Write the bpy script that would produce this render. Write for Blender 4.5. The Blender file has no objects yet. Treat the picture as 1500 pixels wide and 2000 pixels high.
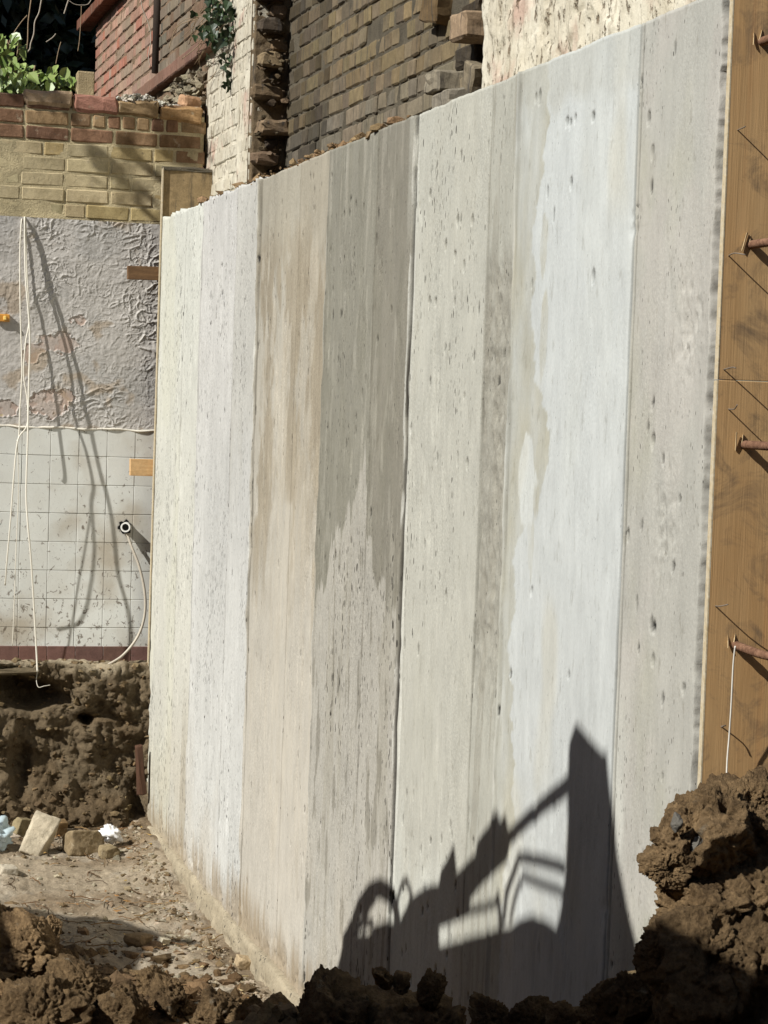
import bpy, bmesh, math, random
import numpy as np
from mathutils import Vector, Matrix

# ------------------------------------------------------------------ camera, sky, sun, exposure
sc = bpy.context.scene
COL = sc.collection
FPX, RHO, PIT = 4375.0, math.radians(1.98), math.radians(2.75)
up_c = np.array([math.sin(RHO)*math.cos(PIT), math.cos(RHO)*math.cos(PIT), -math.sin(PIT)])
t_c = np.array([-1207., 252., 4375.]); t_c -= up_c*(t_c@up_c); t_c /= np.linalg.norm(t_c)
x_c = np.array([1., 0, 0]); x_c -= up_c*(x_c@up_c); x_c -= t_c*(x_c@t_c); x_c /= np.linalg.norm(x_c)
MW = np.array([x_c, t_c, up_c])            # camera axes (right, up, forward) -> world
CAM = np.array([-1.910, 0.0, 2.17])
cd = bpy.data.cameras.new('camera'); cam = bpy.data.objects.new('camera', cd); COL.objects.link(cam)
cd.sensor_fit = 'VERTICAL'; cd.sensor_height = 36.0; cd.lens = FPX/2000*36.0
cd.clip_start = 0.05; cd.clip_end = 600
R3 = Matrix([[MW[i][0], MW[i][1], -MW[i][2]] for i in range(3)])
cam.matrix_world = Matrix.Translation(Vector(CAM)) @ R3.to_4x4()
sc.camera = cam
sc.render.resolution_x, sc.render.resolution_y = 768, 1024

LDIR = np.array([1.21, 0.45, -1.0]); LDIR /= np.linalg.norm(LDIR)      # way the sunlight travels
w = bpy.data.worlds.new('World'); sc.world = w; w.use_nodes = True
nt = w.node_tree; bg = nt.nodes['Background']
sky = nt.nodes.new('ShaderNodeTexSky'); sky.sky_type = 'NISHITA'; sky.sun_disc = False
sky.sun_elevation = math.asin(-LDIR[2]); sky.sun_rotation = math.atan2(-LDIR[0], -LDIR[1])
nt.links.new(sky.outputs[0], bg.inputs[0]); bg.inputs[1].default_value = 0.05
sl = bpy.data.lights.new('sun', 'SUN'); sl.energy = 5.0; sl.angle = math.radians(0.53); sl.color = (1.0, 0.98, 0.94)
so = bpy.data.objects.new('sun', sl); COL.objects.link(so); so.location = (-12, -4, 12)
so.rotation_euler = Vector(LDIR).to_track_quat('-Z', 'Y').to_euler()
vs = sc.view_settings; vs.view_transform = 'Standard'; vs.look = 'None'; vs.gamma = 1; vs.use_curve_mapping = False
vs.exposure = 0.34

# ------------------------------------------------------------------ helpers
rng = np.random.default_rng(7); random.seed(7)
U = random.uniform
def on(px, py, ax, val):
    d = MW @ np.array([px-750., 1000.-py, FPX]); k = (val-CAM[ax])/d[ax]; return CAM+d*k
def proj(P):
    v = MW.T @ (np.asarray(P, float)-CAM); return 750+FPX*v[0]/v[2], 1000-FPX*v[1]/v[2]
def lin(c): c = c/255.; return c/12.92 if c <= .04045 else ((c+.055)/1.055)**2.4
def alb(r, g, b, k=1.45): return np.array([lin(r)/k, lin(g)/k, lin(b)/k])
def col4(a): return (float(a[0]), float(a[1]), float(a[2]), 1.0)

_T2 = rng.random((24, 256, 256)).astype(np.float32)*2-1
_T3 = rng.random((8, 64, 64, 64)).astype(np.float32)*2-1
def n2(u, v, s=0):
    u = np.asarray(u, np.float64)+s*17.31; v = np.asarray(v, np.float64)+s*9.73
    T = _T2[s % 24]; iu = np.floor(u).astype(np.int64); iv = np.floor(v).astype(np.int64)
    fu = u-iu; fv = v-iv; fu = fu*fu*(3-2*fu); fv = fv*fv*(3-2*fv)
    a = iu & 255; b = iv & 255; a1 = (iu+1) & 255; b1 = (iv+1) & 255
    return (T[a, b]*(1-fu)+T[a1, b]*fu)*(1-fv)+(T[a, b1]*(1-fu)+T[a1, b1]*fu)*fv
def f2(u, v, o=4, s=0, g=.5, l=2.07):
    r = 0; A = 1; t = 0
    for i in range(o): r = r+A*n2(u, v, s+i); t += A; A *= g; u = u*l; v = v*l
    return r/t*1.6
def n3(P, s=0):
    P = P+s*13.7; I = np.floor(P).astype(np.int64); F = P-I; F = F*F*(3-2*F); T = _T3[s % 8]
    a = I & 63; b = (I+1) & 63; r = 0
    for i in (0, 1):
        wx = F[..., 0] if i else 1-F[..., 0]; X = (b if i else a)[..., 0]
        for j in (0, 1):
            wy = F[..., 1] if j else 1-F[..., 1]; Y = (b if j else a)[..., 1]
            for k in (0, 1):
                wz = F[..., 2] if k else 1-F[..., 2]; Z = (b if k else a)[..., 2]
                r = r+wx*wy*wz*T[X, Y, Z]
    return r
def f3(P, o=4, s=0, g=.5, l=2.07, ab=False):
    r = 0; A = 1; t = 0
    for i in range(o):
        q = n3(P, s+i); r = r+A*(np.abs(q)*2-.7 if ab else q); t += A; A *= g; P = P*l
    return r/t*1.6
def sstep(a, b, x): t = np.clip((x-a)/(b-a), 0, 1); return t*t*(3-2*t)

def add_obj(name, me, parent=None, mats=(), loc=None, rot=None, scale=None, color=None):
    o = bpy.data.objects.new(name, me); COL.objects.link(o)
    for m in mats:
        if m.name not in [x.name for x in me.materials if x]: me.materials.append(m)
    if parent is not None: o.parent = parent
    if loc is not None: o.location = loc
    if rot is not None: o.rotation_euler = rot
    if scale is not None: o.scale = scale
    if color is not None: o.color = color
    return o
def thing(name, label, cat, loc=(0, 0, 0), group=None):
    o = bpy.data.objects.new(name, None); COL.objects.link(o); o.location = loc; o.empty_display_size = .1
    return tag(o, label, cat, group)
def tag(o, label=None, cat=None, group=None, kind=None):
    if label: o['label'] = label
    if cat: o['category'] = cat
    if group: o['group'] = group
    if kind: o['kind'] = kind
    return o
def mesh_np(name, V, F, col=None, smooth=True):
    V = np.asarray(V, np.float32); F = np.asarray(F, np.int32); k = F.shape[1]
    me = bpy.data.meshes.new(name); me.vertices.add(len(V)); me.vertices.foreach_set('co', V.ravel())
    me.loops.add(F.size); me.loops.foreach_set('vertex_index', F.ravel())
    me.polygons.add(len(F)); me.polygons.foreach_set('loop_start', np.arange(0, F.size, k, dtype=np.int32))
    me.polygons.foreach_set('use_smooth', np.full(len(F), smooth))
    if col is not None:
        a = me.color_attributes.new('Col', 'FLOAT_COLOR', 'POINT')
        c = np.ones((len(V), 4), np.float32); c[:, :np.shape(col)[1]] = col; a.data.foreach_set('color', c.ravel())
    me.update(calc_edges=True); me.validate(); return me
def grid_np(name, P, col=None, flip=False):
    nu, nv = P.shape[:2]; i = np.arange(nu*nv).reshape(nu, nv)
    q = np.stack([i[:-1, :-1], i[1:, :-1], i[1:, 1:], i[:-1, 1:]], -1).reshape(-1, 4)
    if flip: q = q[:, ::-1]
    return mesh_np(name, P.reshape(-1, 3), q, None if col is None else col.reshape(-1, col.shape[-1]))
def bm_mesh(name, bm, smooth=False):
    me = bpy.data.meshes.new(name); bm.normal_update(); bm.to_mesh(me); bm.free()
    if smooth:
        for p in me.polygons: p.use_smooth = True
    return me
def rough_box(name, dx, dy, dz, bev=.006, jit=.002, cuts=0, seed=0, seg=1, origin=(.5, .5, .5)):
    r = random.Random(seed); bm = bmesh.new(); bmesh.ops.create_cube(bm, size=1)
    for v in bm.verts:
        v.co = Vector(((v.co.x+.5-origin[0])*dx, (v.co.y+.5-origin[1])*dy, (v.co.z+.5-origin[2])*dz))
        v.co += Vector((r.uniform(-1, 1), r.uniform(-1, 1), r.uniform(-1, 1)))*jit*1.4
    if bev: bmesh.ops.bevel(bm, geom=list(bm.edges), offset=bev, segments=seg, profile=.6, affect='EDGES')
    if cuts: bmesh.ops.subdivide_edges(bm, edges=list(bm.edges), cuts=cuts, use_grid_fill=True)
    if cuts:
        V = np.array([v.co[:] for v in bm.verts]); o = seed*3.1; sc_ = 1/max(.018, min(dx, dy, dz)*.45)
        D = np.stack([n3(V*sc_+o+k*7.7, k)+.5*n3(V*sc_*2.3+o+k*5.1, k+3) for k in range(3)], -1)*jit*1.5
        for v, d in zip(bm.verts, D): v.co += Vector(d)
    else:
        for v in bm.verts: v.co += Vector((r.uniform(-1, 1), r.uniform(-1, 1), r.uniform(-1, 1)))*jit
    return bm_mesh(name, bm)
def tube(name, pts, r, seg=8, closed=True, sub=6, rf=None):
    P = [Vector(p) for p in pts]; Q = []
    if sub > 1 and len(P) > 2:
        for i in range(len(P)-1):
            a, b, c, d = P[max(i-1, 0)], P[i], P[i+1], P[min(i+2, len(P)-1)]
            for k in range(sub):
                t = k/sub; Q.append(.5*((2*b)+(c-a)*t+(2*a-5*b+4*c-d)*t*t+(-a+3*b-3*c+d)*t**3))
        Q.append(P[-1])
    else: Q = P
    V = []; F = []; n = Vector((0.3, 0.9, 0.2))
    for i, q in enumerate(Q):
        tdir = (Q[min(i+1, len(Q)-1)]-Q[max(i-1, 0)]).normalized()
        n = (n-tdir*n.dot(tdir)).normalized(); b = tdir.cross(n); rr = rf(i/(len(Q)-1), i) * r if rf else r
        for k in range(seg):
            a = 2*math.pi*k/seg; V.append(q+(n*math.cos(a)+b*math.sin(a))*rr)
    m = len(Q)
    for i in range(m-1):
        for k in range(seg):
            F.append((i*seg+k, i*seg+(k+1) % seg, (i+1)*seg+(k+1) % seg, (i+1)*seg+k))
    me = bpy.data.meshes.new(name); F2 = [list(f) for f in F]
    if closed: F2 += [list(range(seg))[::-1], [(m-1)*seg+k for k in range(seg)]]
    me.from_pydata([tuple(v) for v in V], [], F2)
    for p in me.polygons: p.use_smooth = len(p.vertices) == 4
    me.update(); return me

# ------------------------------------------------------------------ node materials
class NB:
    def __init__(s, name):
        s.m = bpy.data.materials.new(name); s.m.use_nodes = True; s.t = s.m.node_tree; s.b = s.t.nodes['Principled BSDF']
    def n(s, ty, **k):
        x = s.t.nodes.new('ShaderNode'+ty)
        for a, v in k.items(): setattr(x, a, v)
        return x
    def put(s, inp, v):
        if hasattr(v, 'is_output') or isinstance(v, bpy.types.NodeSocket): s.t.links.new(v, inp)
        else: inp.default_value = v
    def pos(s, sc=(1, 1, 1), obj=False, rnd=False):
        src = s.n('TexCoord').outputs['Object'] if obj else s.n('NewGeometry').outputs['Position']
        m = s.n('VectorMath', operation='MULTIPLY'); s.put(m.inputs[0], src); m.inputs[1].default_value = sc
        if rnd:
            a = s.n('VectorMath', operation='MULTIPLY_ADD'); s.put(a.inputs[0], s.n('ObjectInfo').outputs['Random'])
            a.inputs[1].default_value = (37, 51, 23); s.put(a.inputs[2], m.outputs[0]); return a.outputs[0]
        return m.outputs[0]
    def noise(s, vec, scale, detail=4, rough=.55, dist=0):
        x = s.n('TexNoise'); s.put(x.inputs['Vector'], vec); x.inputs['Scale'].default_value = scale
        x.inputs['Detail'].default_value = detail; x.inputs['Roughness'].default_value = rough; x.inputs['Distortion'].default_value = dist
        return x.outputs[0]
    def voro(s, vec, scale, feat='F1', out='Distance'):
        x = s.n('TexVoronoi', feature=feat); s.put(x.inputs['Vector'], vec); x.inputs['Scale'].default_value = scale; return x.outputs[out]
    def wave(s, vec, scale, dist=2, ds=2):
        x = s.n('TexWave', bands_direction='X'); s.put(x.inputs['Vector'], vec); x.inputs['Scale'].default_value = scale
        x.inputs['Distortion'].default_value = dist; x.inputs['Detail'].default_value = 3; x.inputs['Detail Scale'].default_value = ds; return x.outputs['Fac']
    def rmap(s, v, a, b, c=0., d=1.):
        x = s.n('MapRange'); s.put(x.inputs[0], v)
        for i, q in enumerate((a, b, c, d)): x.inputs[i+1].default_value = q
        return x.outputs[0]
    def math(s, op, a, b=0.):
        x = s.n('Math', operation=op); s.put(x.inputs[0], a); s.put(x.inputs[1], b); return x.outputs[0]
    def mix(s, f, a, b, mode='MIX'):
        x = s.n('Mix', data_type='RGBA', blend_type=mode); s.put(x.inputs['Factor'], f)
        for i, v in ((6, a), (7, b)):
            s.put(x.inputs[i], col4(v) if isinstance(v, (np.ndarray, tuple, list)) and len(v) == 3 else v)
        return x.outputs[2]
    def grey(s, v):
        x = s.n('CombineColor'); [s.put(x.inputs[i], v) for i in range(3)]; return x.outputs[0]
    def bump(s, h, strength=.5, dist=.01, prev=None):
        x = s.n('Bump'); x.inputs['Strength'].default_value = strength; x.inputs['Distance'].default_value = dist
        s.put(x.inputs['Height'], h)
        if prev is not None: s.put(x.inputs['Normal'], prev)
        return x.outputs[0]
    def attr(s): return s.n('VertexColor', layer_name='Col').outputs[0]
    def ocol(s): return s.n('ObjectInfo').outputs['Color']
    def done(s, color, rough=.85, normal=None, spec=.3, **k):
        s.put(s.b.inputs['Base Color'], col4(color) if isinstance(color, (np.ndarray, tuple, list)) and len(color) == 3 else color)
        s.put(s.b.inputs['Roughness'], rough); s.b.inputs['Specular IOR Level'].default_value = spec
        if normal is not None: s.put(s.b.inputs['Normal'], normal)
        for a, v in k.items(): s.put(s.b.inputs[a], v)
        return s.m

def m_concrete():
    b = NB('cast_concrete'); vcn = b.n('VertexColor', layer_name='Col'); c = vcn.outputs[0]; pden = vcn.outputs[1]
    st = b.noise(b.pos((1, 26, 1.6)), 4.0, 5, .65); fine = b.noise(b.pos(), 95, 4, .7); mid = b.noise(b.pos((1, 1, .45)), 16, 4, .6)
    c = b.mix(1, c, b.grey(b.rmap(st, .25, .75, .98, 1.02)), 'MULTIPLY')
    c = b.mix(1, c, b.grey(b.rmap(mid, .3, .7, .93, 1.06)), 'MULTIPLY')
    sand = b.rmap(b.noise(b.pos((1, 1.6, .6)), 1.7, 3, .55), .38, .62, .35, 1.0); grit = b.noise(b.pos((1, 1, .7)), 150, 3, .8)
    sand = b.math('MULTIPLY', sand, b.math('ADD', b.math('MULTIPLY', pden, .7), .3))
    c = b.mix(sand, c, b.mix(1, c, b.grey(b.rmap(fine, .28, .72, .80, 1.16)), 'MULTIPLY'))
    c = b.mix(sand, c, b.mix(1, c, b.grey(b.rmap(grit, .25, .75, .72, 1.24)), 'MULTIPLY'))
    blem = b.noise(b.pos((1, 1, .35)), 34, 4, .7); c = b.mix(b.rmap(blem, .58, .68, 0, .5), c, b.mix(1, c, (.62, .60, .56), 'MULTIPLY'))
    pv = b.pos((1, 1, .30)); v = b.voro(pv, 66); vc = b.voro(pv, 66, 'F1', 'Color')
    sep = b.n('SeparateColor'); b.put(sep.inputs[0], vc); dens = b.noise(b.pos((1, 1.4, .5)), 2.1, 2)
    thr = b.math('MULTIPLY', b.rmap(dens, .40, .60, .09, .36), b.rmap(sep.outputs[0], .35, 1.0, 0, 1))
    pit = b.math('GREATER_THAN', b.math('MULTIPLY', thr, pden), v)
    pv2 = b.pos((1, 1, .20)); v2 = b.voro(pv2, 150); vc2 = b.voro(pv2, 150, 'F1', 'Color'); sp2 = b.n('SeparateColor'); b.put(sp2.inputs[0], vc2)
    thr2 = b.math('MULTIPLY', b.rmap(b.noise(b.pos((1, 2.0, .4)), 3.3, 2), .38, .62, .06, .46), b.rmap(sp2.outputs[0], .4, 1.0, 0, 1))
    pit2 = b.math('GREATER_THAN', b.math('MULTIPLY', thr2, b.math('ADD', b.math('MULTIPLY', pden, .8), .2)), v2); p = b.math('MAXIMUM', pit, pit2)
    c = b.mix(b.math('MULTIPLY', p, .92), c, (0.04, .037, .03))  # pits coloured near-black for dirt and for the shade inside them
    h = b.math('SUBTRACT', b.math('MULTIPLY', b.math('ADD', b.math('ADD', fine, b.math('MULTIPLY', grit, .5)), b.math('MULTIPLY', blem, -.6)), b.math('MULTIPLY', sand, .8)), b.math('MULTIPLY', p, 1.2))
    return b.done(c, .88, b.bump(h, .75, .005), .25)
def m_attr_earth(name, sc=1.0, bd=.012):
    b = NB(name); c = b.attr(); f = b.noise(b.pos(), 60*sc, 6, .7); g = b.noise(b.pos(), 9*sc, 5, .6)
    c = b.mix(1, c, b.grey(b.rmap(f, .25, .75, .62, 1.38)), 'MULTIPLY'); c = b.mix(1, c, b.grey(b.rmap(g, .3, .7, .8, 1.2)), 'MULTIPLY')
    return b.done(c, .95, b.bump(f, .8, bd), .15)
def m_clod():
    b = NB('clay_clod'); P = b.pos(); a = b.noise(P, 5, 5, .6); f = b.noise(P, 85, 6, .72)
    c = b.mix(b.math('ADD', b.math('MULTIPLY', b.rmap(a, .35, .65), .5), b.math('MULTIPLY', b.rmap(b.noise(P, 26, 5, .65), .4, .62), .5)), alb(82, 65, 45, 1.0), alb(150, 125, 92, 1.0)); c = b.mix(1, c, b.ocol(), 'MULTIPLY')
    gz = b.noise(P, 14, 3, .5); c = b.mix(b.rmap(gz, .66, .72, 0, .6), c, alb(135, 128, 112, 1.0))
    c = b.mix(1, c, b.grey(b.rmap(f, .25, .75, .55, 1.45)), 'MULTIPLY')
    return b.done(c, .95, b.bump(f, 1.0, .022), .15)
def m_brick(name, vari=.25, streak=0., soot=None, bump=.5, dirt=0.):
    b = NB(name); P = b.pos((1, 1, 1), rnd=True); a = b.noise(P, 22, 5, .65); f = b.noise(P, 160, 4, .7)
    c = b.mix(1, b.ocol(), b.grey(b.rmap(a, .25, .75, 1-vari, 1+vari)), 'MULTIPLY')
    c = b.mix(1, c, b.grey(b.rmap(f, .25, .75, .82, 1.18)), 'MULTIPLY')
    if dirt:
        c = b.mix(b.rmap(b.noise(b.pos((1, 1, .6)), 5.5, 6, .68), .46, .64, 0, dirt), c, b.mix(1, c, (.45, .42, .36), 'MULTIPLY'))
        c = b.mix(b.rmap(b.noise(b.pos(), 23, 5, .7), .60, .68, 0, .6), c, alb(150, 138, 116, .8))
    if streak:
        s = b.noise(b.pos((9, 16, 1.1)), 3.2, 5, .65); c = b.mix(b.rmap(s, .55, .68, 0, streak), c, (.045, .04, .035) if soot is None else soot)
    s2 = b.noise(P, 46, 3, .5); c = b.mix(b.rmap(s2, .68, .76, 0, .55), c, (.06, .05, .04))
    return b.done(c, .92, b.bump(b.math('ADD', a, b.math('MULTIPLY', f, .4)), bump, .008), .2)
def m_limewash():
    b = NB('limewashed_brick'); P = b.pos(); a = b.noise(b.pos((1, 1, .4)), 7, 6, .65); f = b.noise(P, 90, 5, .7); s = b.noise(b.pos((1, 22, 1.4)), 2.4, 4, .6)
    c = b.mix(b.rmap(a, .35, .7), alb(226, 219, 199, 1.32), alb(198, 188, 165, 1.32)); c = b.mix(1, c, b.ocol(), 'MULTIPLY')
    pk = b.noise(P, 3.1, 4, .6); c = b.mix(b.rmap(pk, .56, .66, 0, .8), c, alb(200, 168, 150, 1.35))
    c = b.mix(b.rmap(s, .58, .74, 0, .7), c, alb(120, 105, 84, 1.4))
    ch = b.noise(b.pos((1, 1, .5)), 38, 4, .65); c = b.mix(b.rmap(ch, .57, .66, 0, .8), c, alb(120, 100, 74, 1.4))
    h = b.math('ADD', b.math('MULTIPLY', a, .8), b.math('ADD', b.math('MULTIPLY', f, .35), b.math('MULTIPLY', b.rmap(ch, .58, .68), -.6)))
    return b.done(c, .93, b.bump(h, .85, .014), .2)
def m_mortar(name, col, sc=1):
    b = NB(name); f = b.noise(b.pos(), 120*sc, 5, .7); a = b.noise(b.pos(), 9, 4)
    c = b.mix(1, col, b.grey(b.rmap(a, .25, .75, .65, 1.35)), 'MULTIPLY'); c = b.mix(1, c, b.grey(b.rmap(f, .25, .75, .75, 1.25)), 'MULTIPLY')
    return b.done(c, .95, b.bump(f, .8, .012), .15)
def m_paint():
    b = NB('peeling_paint'); c = b.attr(); f = b.noise(b.pos(), 140, 4, .7); a = b.noise(b.pos(), 14, 4)
    c = b.mix(1, c, b.grey(b.rmap(f, .25, .75, .92, 1.08)), 'MULTIPLY'); c = b.mix(1, c, b.grey(b.rmap(a, .25, .75, .92, 1.07)), 'MULTIPLY')
    return b.done(c, .6, b.bump(f, .3, .003), .35)
def m_tile():
    b = NB('glazed_tile'); P = b.pos(); d = b.noise(b.pos((1, 1, .7)), 34, 5, .75, .8); z = b.n('SeparateXYZ'); b.put(z.inputs[0], P)
    lo = b.rmap(z.outputs[2], .85, 1.75, .07, 0); th = b.math('ADD', d, lo)
    c = b.mix(b.rmap(b.noise(P, 4, 3), .3, .7), alb(180, 181, 176, .66), alb(168, 167, 160, .66)); c = b.mix(1, c, b.ocol(), 'MULTIPLY')
    c = b.mix(b.rmap(b.math('ADD', b.noise(P, 3.2, 4), lo), .50, .72, 0, .6), c, alb(140, 124, 98, .8))
    c = b.mix(b.rmap(th, .615, .67, 0, .85), c, (.12, .09, .06))
    return b.done(c, b.rmap(d, .4, .7, .22, .7), b.bump(d, .1, .004), .5)
def m_ply(name, k=.62):
    b = NB(name); g = b.noise(b.pos((9, 1, .6)), 3.2, 5, .6, .6); g2 = b.noise(b.pos((90, 1, 1.6)), 3, 3, .6); big = b.noise(b.pos((1.6, 1, .5)), 3.4, 4, .6)
    c = b.mix(b.rmap(g, .15, .85), alb(154, 127, 90, k), alb(140, 113, 77, k)); c = b.mix(b.rmap(big, .35, .7, 0, .75), c, alb(136, 104, 66, k))
    c = b.mix(1, c, b.grey(b.rmap(g2, .25, .75, .95, 1.04)), 'MULTIPLY')
    sm = b.noise(b.pos((2.2, 1, 2.6)), 3.6, 5, .7, 1.2); c = b.mix(b.rmap(sm, .50, .70, 0, .8), c, (.15, .105, .065))
    r2 = b.noise(b.pos((12, 1, .4)), 1.4, 2); c = b.mix(b.rmap(r2, .58, .75, 0, .45), c, alb(146, 96, 52, k))
    return b.done(c, .7, b.bump(b.math('ADD', b.math('MULTIPLY', g2, .5), g), .3, .004), .25)
def m_wood(name, c1, c2, ax=(3, 30, 30)):
    b = NB(name); g = b.noise(b.pos(ax), 2.4, 5, .6, .6); f = b.noise(b.pos(), 70, 4)
    c = b.mix(b.rmap(g, .3, .7), c1, c2); c = b.mix(1, c, b.grey(b.rmap(f, .25, .75, .85, 1.12)), 'MULTIPLY')
    return b.done(c, .8, b.bump(g, .4, .003), .25)
def m_plain(name, c, rough=.5, spec=.4, nz=.12, sc=60, **k):
    b = NB(name); f = b.noise(b.pos(), sc, 4, .6)
    return b.done(b.mix(1, c, b.grey(b.rmap(f, .25, .75, 1-nz, 1+nz)), 'MULTIPLY'), rough, b.bump(f, .2, .002), spec, **k)
def m_rust():
    b = NB('rusty_steel'); a = b.noise(b.pos(), 70, 5, .7); c = b.mix(b.rmap(a, .35, .65), alb(82, 56, 40, .95), alb(128, 96, 74, .95))
    return b.done(c, .85, b.bump(a, .6, .003), .3)
def m_leaf(name, c1, c2, tr=.25):
    b = NB(name); r = b.n('ObjectInfo').outputs['Random']; a = b.noise(b.pos(), 30, 2)
    c = b.mix(b.math('ADD', b.math('MULTIPLY', r, .7), b.math('MULTIPLY', a, .3)), c1, c2)
    return b.done(c, .42, None, .45, **{'Transmission Weight': 0.0, 'Subsurface Weight': 0.0})
M_CON, M_CLOD, M_RUST, M_TILE, M_PAINT, M_LIME = m_concrete(), m_clod(), m_rust(), m_tile(), m_paint(), m_limewash()
M_EARTH = m_attr_earth('earth', 1.0, .022); M_FLOOR = m_attr_earth('pit_soil', 1.6, .008)
M_BUFF = m_brick('stock_brick', .3, .85); M_RED = m_brick('red_brick', .25, .35, alb(190, 176, 158, 1.4)); M_YEL = m_brick('painted_brick', .14, 0, None, .6, .6); M_OLD = m_brick('old_red_brick', .3, 0, None, .8, .8); M_SOOT = m_brick('sooty_brick', .4, .9, None, .9)
M_RUB = m_brick('rubble', .35, 0, None, 1.0, .7)
M_MORT = m_mortar('old_mortar', (.10, .085, .06)); M_MORTY = m_mortar('painted_mortar', alb(156, 144, 114, .68)); M_GROUT = m_mortar('tile_grout', alb(172, 167, 154, .66)); M_LMORT = m_mortar('lime_mortar', alb(150, 132, 100, 1.35))
M_PLY = m_ply('formwork_plywood'); M_PLYE = m_wood('plywood_edge', alb(222, 210, 184, 1.5), alb(206, 186, 146, 1.5))
M_DPLY = m_brick('stained_plywood', .35, .6, None, .5)
M_WHITE = m_plain('white_plastic', (.72, .71, .66), .5); M_BLACK = m_plain('void_shade', (.012, .011, .01), .9)  # near-black colour stands for the shade inside hole and pipe

# ------------------------------------------------------------------ the concrete wall (plane x = 0, running along y)
YJ = [11.246, 10.13, 8.90, 7.75, 6.655, 5.68, 4.82, 4.342]
GRV = [10.573, 9.36, 8.22, 7.09, 5.915]
KW = 1.24
def C(*a): return alb(*a, KW)
def wall_colour(Y, Z):
    wob = .005*f2(Z*1.1, Y*0+3, 4, 3)
    Yw = Y+wob; n = Y.shape
    tz = np.clip(Z/3.05, 0, 1)[..., None]
    top = [C(205, 206, 196), C(190, 189, 184), C(168, 163, 149), C(154, 150, 138), C(184, 183, 171), C(196, 200, 197), C(176, 175, 166)]
    bot = [C(198, 195, 183), C(206, 206, 200), C(200, 194, 181), C(188, 184, 173), C(187, 185, 173), C(190, 192, 188), C(174, 171, 161)]
    c = np.zeros(n+(3,))
    for i in range(7):
        m = ((Yw <= YJ[i]) & (Yw > YJ[i+1])) if 0 < i < 6 else ((Yw > YJ[1]) if i == 0 else (Yw <= YJ[6]))
        cc = bot[i]*(1-tz)+top[i]*tz; c = np.where(m[..., None], cc, c)
    def blend(mask, colr, a=1.0):
        nonlocal c; k = np.clip(mask*a, 0, 1)[..., None]; c = c*(1-k)+colr*k
    drip = f2(Y*7, Z*1.2, 5, 5, .6); drip2 = f2(Y*34, Z*3.2, 4, 9); blot = f2(Y*2.2, Z*1.3, 4, 12)
    inp = lambda a, b, s=.01: sstep(b-s, b+s, Yw)*(1-sstep(a-s, a+s, Yw))     # a > b
    # first panel: half tone difference either side of the groove
    blend(inp(11.3, 10.573)*sstep(.2, .9, .5+blot), C(198, 197, 180), .6)
    blend(inp(10.3, 10.13)*sstep(1.0, .35, Z), C(168, 162, 147), .7*1)
    blend(inp(10.13, 9.36)*sstep(1.7, 2.4, Z), C(200, 198, 192), .6); blend(inp(9.36, 8.9)*sstep(1.6, 2.2, Z+.3*drip), C(188, 186, 177), .75)
    # third panel: tan, browner towards the top in long drips
    m3 = inp(8.9, 7.75)
    blend(m3*sstep(1.2, 2.0, Z+.45*drip)*sstep(3.12, 2.75, Z)*sstep(-.35, .15, f2(Y*5, Z*2.6, 5, 18, .62)), C(146, 134, 112), .72); blend(m3*sstep(1.5, 2.1, Z)*sstep(.15, .35, f2(Y*8, Z*2.2, 5, 7, .62)), C(188, 181, 165), .6); blend(m3*sstep(.15, .5, drip2*.6+blot*.5), C(188, 178, 158), .18)
    blend(m3*sstep(2.62, 2.95, Z+.1*drip), C(166, 160, 144), .85); blend(inp(8.22, 7.75)*sstep(1.2, 1.7, Z+.2*drip2), C(150, 138, 116), .22)
    # fourth panel: dark olive above a drip line
    zl = np.interp(-Y, [-7.75, -7.5, -7.3, -7.12, -7.08, -6.9, -6.655], [1.50, 1.66, 1.78, 1.92, 1.72, 1.62, 1.58])
    m4 = inp(7.75, 6.655); dk = sstep(-.012, .012, Z-zl+.10*f2(Y*7, Z*1.2, 3, 5)+.09*f2(Y*24, Z*1.6, 4, 9)+.02*f2(Y*60, Z*12, 3, 2))
    blend(m4*dk, C(139, 136, 123)); blend(inp(7.09, 6.655)*dk, C(132, 127, 114), .6); blend(m4*dk*sstep(.0, .6, f2(Y*16, Z*2.2, 4, 9)+blot*.5), C(124, 121, 106), .35)
    blend(m4*sstep(2.5, 3.0, Z+.15*drip)*sstep(.1, .5, drip2), C(165, 160, 146), .4); blend(m4*dk*sstep(.35, .7, f2(Y*30, Z*6, 4, 15)), C(176, 172, 158), .3)
    blend(m4*(1-dk)*sstep(.1, .6, drip+.4*drip2), C(152, 147, 132), .45); blend(m4*(1-dk)*sstep(.42, .6, f2(Y*26, Z*5, 4, 19)), C(112, 107, 92), .5); blend(inp(6.72, 6.655)*sstep(2.5, 2.8, Z+.1*drip), C(180, 178, 166), .5)
    # fifth: pale, with a rough darker strip past its groove
    blend(inp(6.655, 5.915)*sstep(.0, .6, drip*.7+blot*.6), C(178, 176, 163), .6); blend(inp(6.655, 6.0)*sstep(1.05, .6, Z+.3*drip), C(202, 203, 193), .8)
    m5 = inp(5.915, 5.68); blend(m5, C(175, 174, 162), .8); blend(m5*sstep(1.25, 1.6, Z)*sstep(2.62, 2.5, Z+.08*drip), C(154, 151, 139), .85)
    blend(m5*sstep(.1, .5, drip2), C(148, 144, 131), .5)
    # sixth: smooth bluish white coat with a ragged stained margin
    zb = [0.3, 0.9, 1.2, 1.5, 1.8, 1.9, 2.0, 2.1, 2.25, 2.4, 2.6, 2.8, 3.1]
    yb = [5.60, 5.55, 5.50, 5.58, 5.57, 5.42, 5.36, 5.36, 5.46, 5.50, 5.52, 5.47, 5.44]
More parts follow.
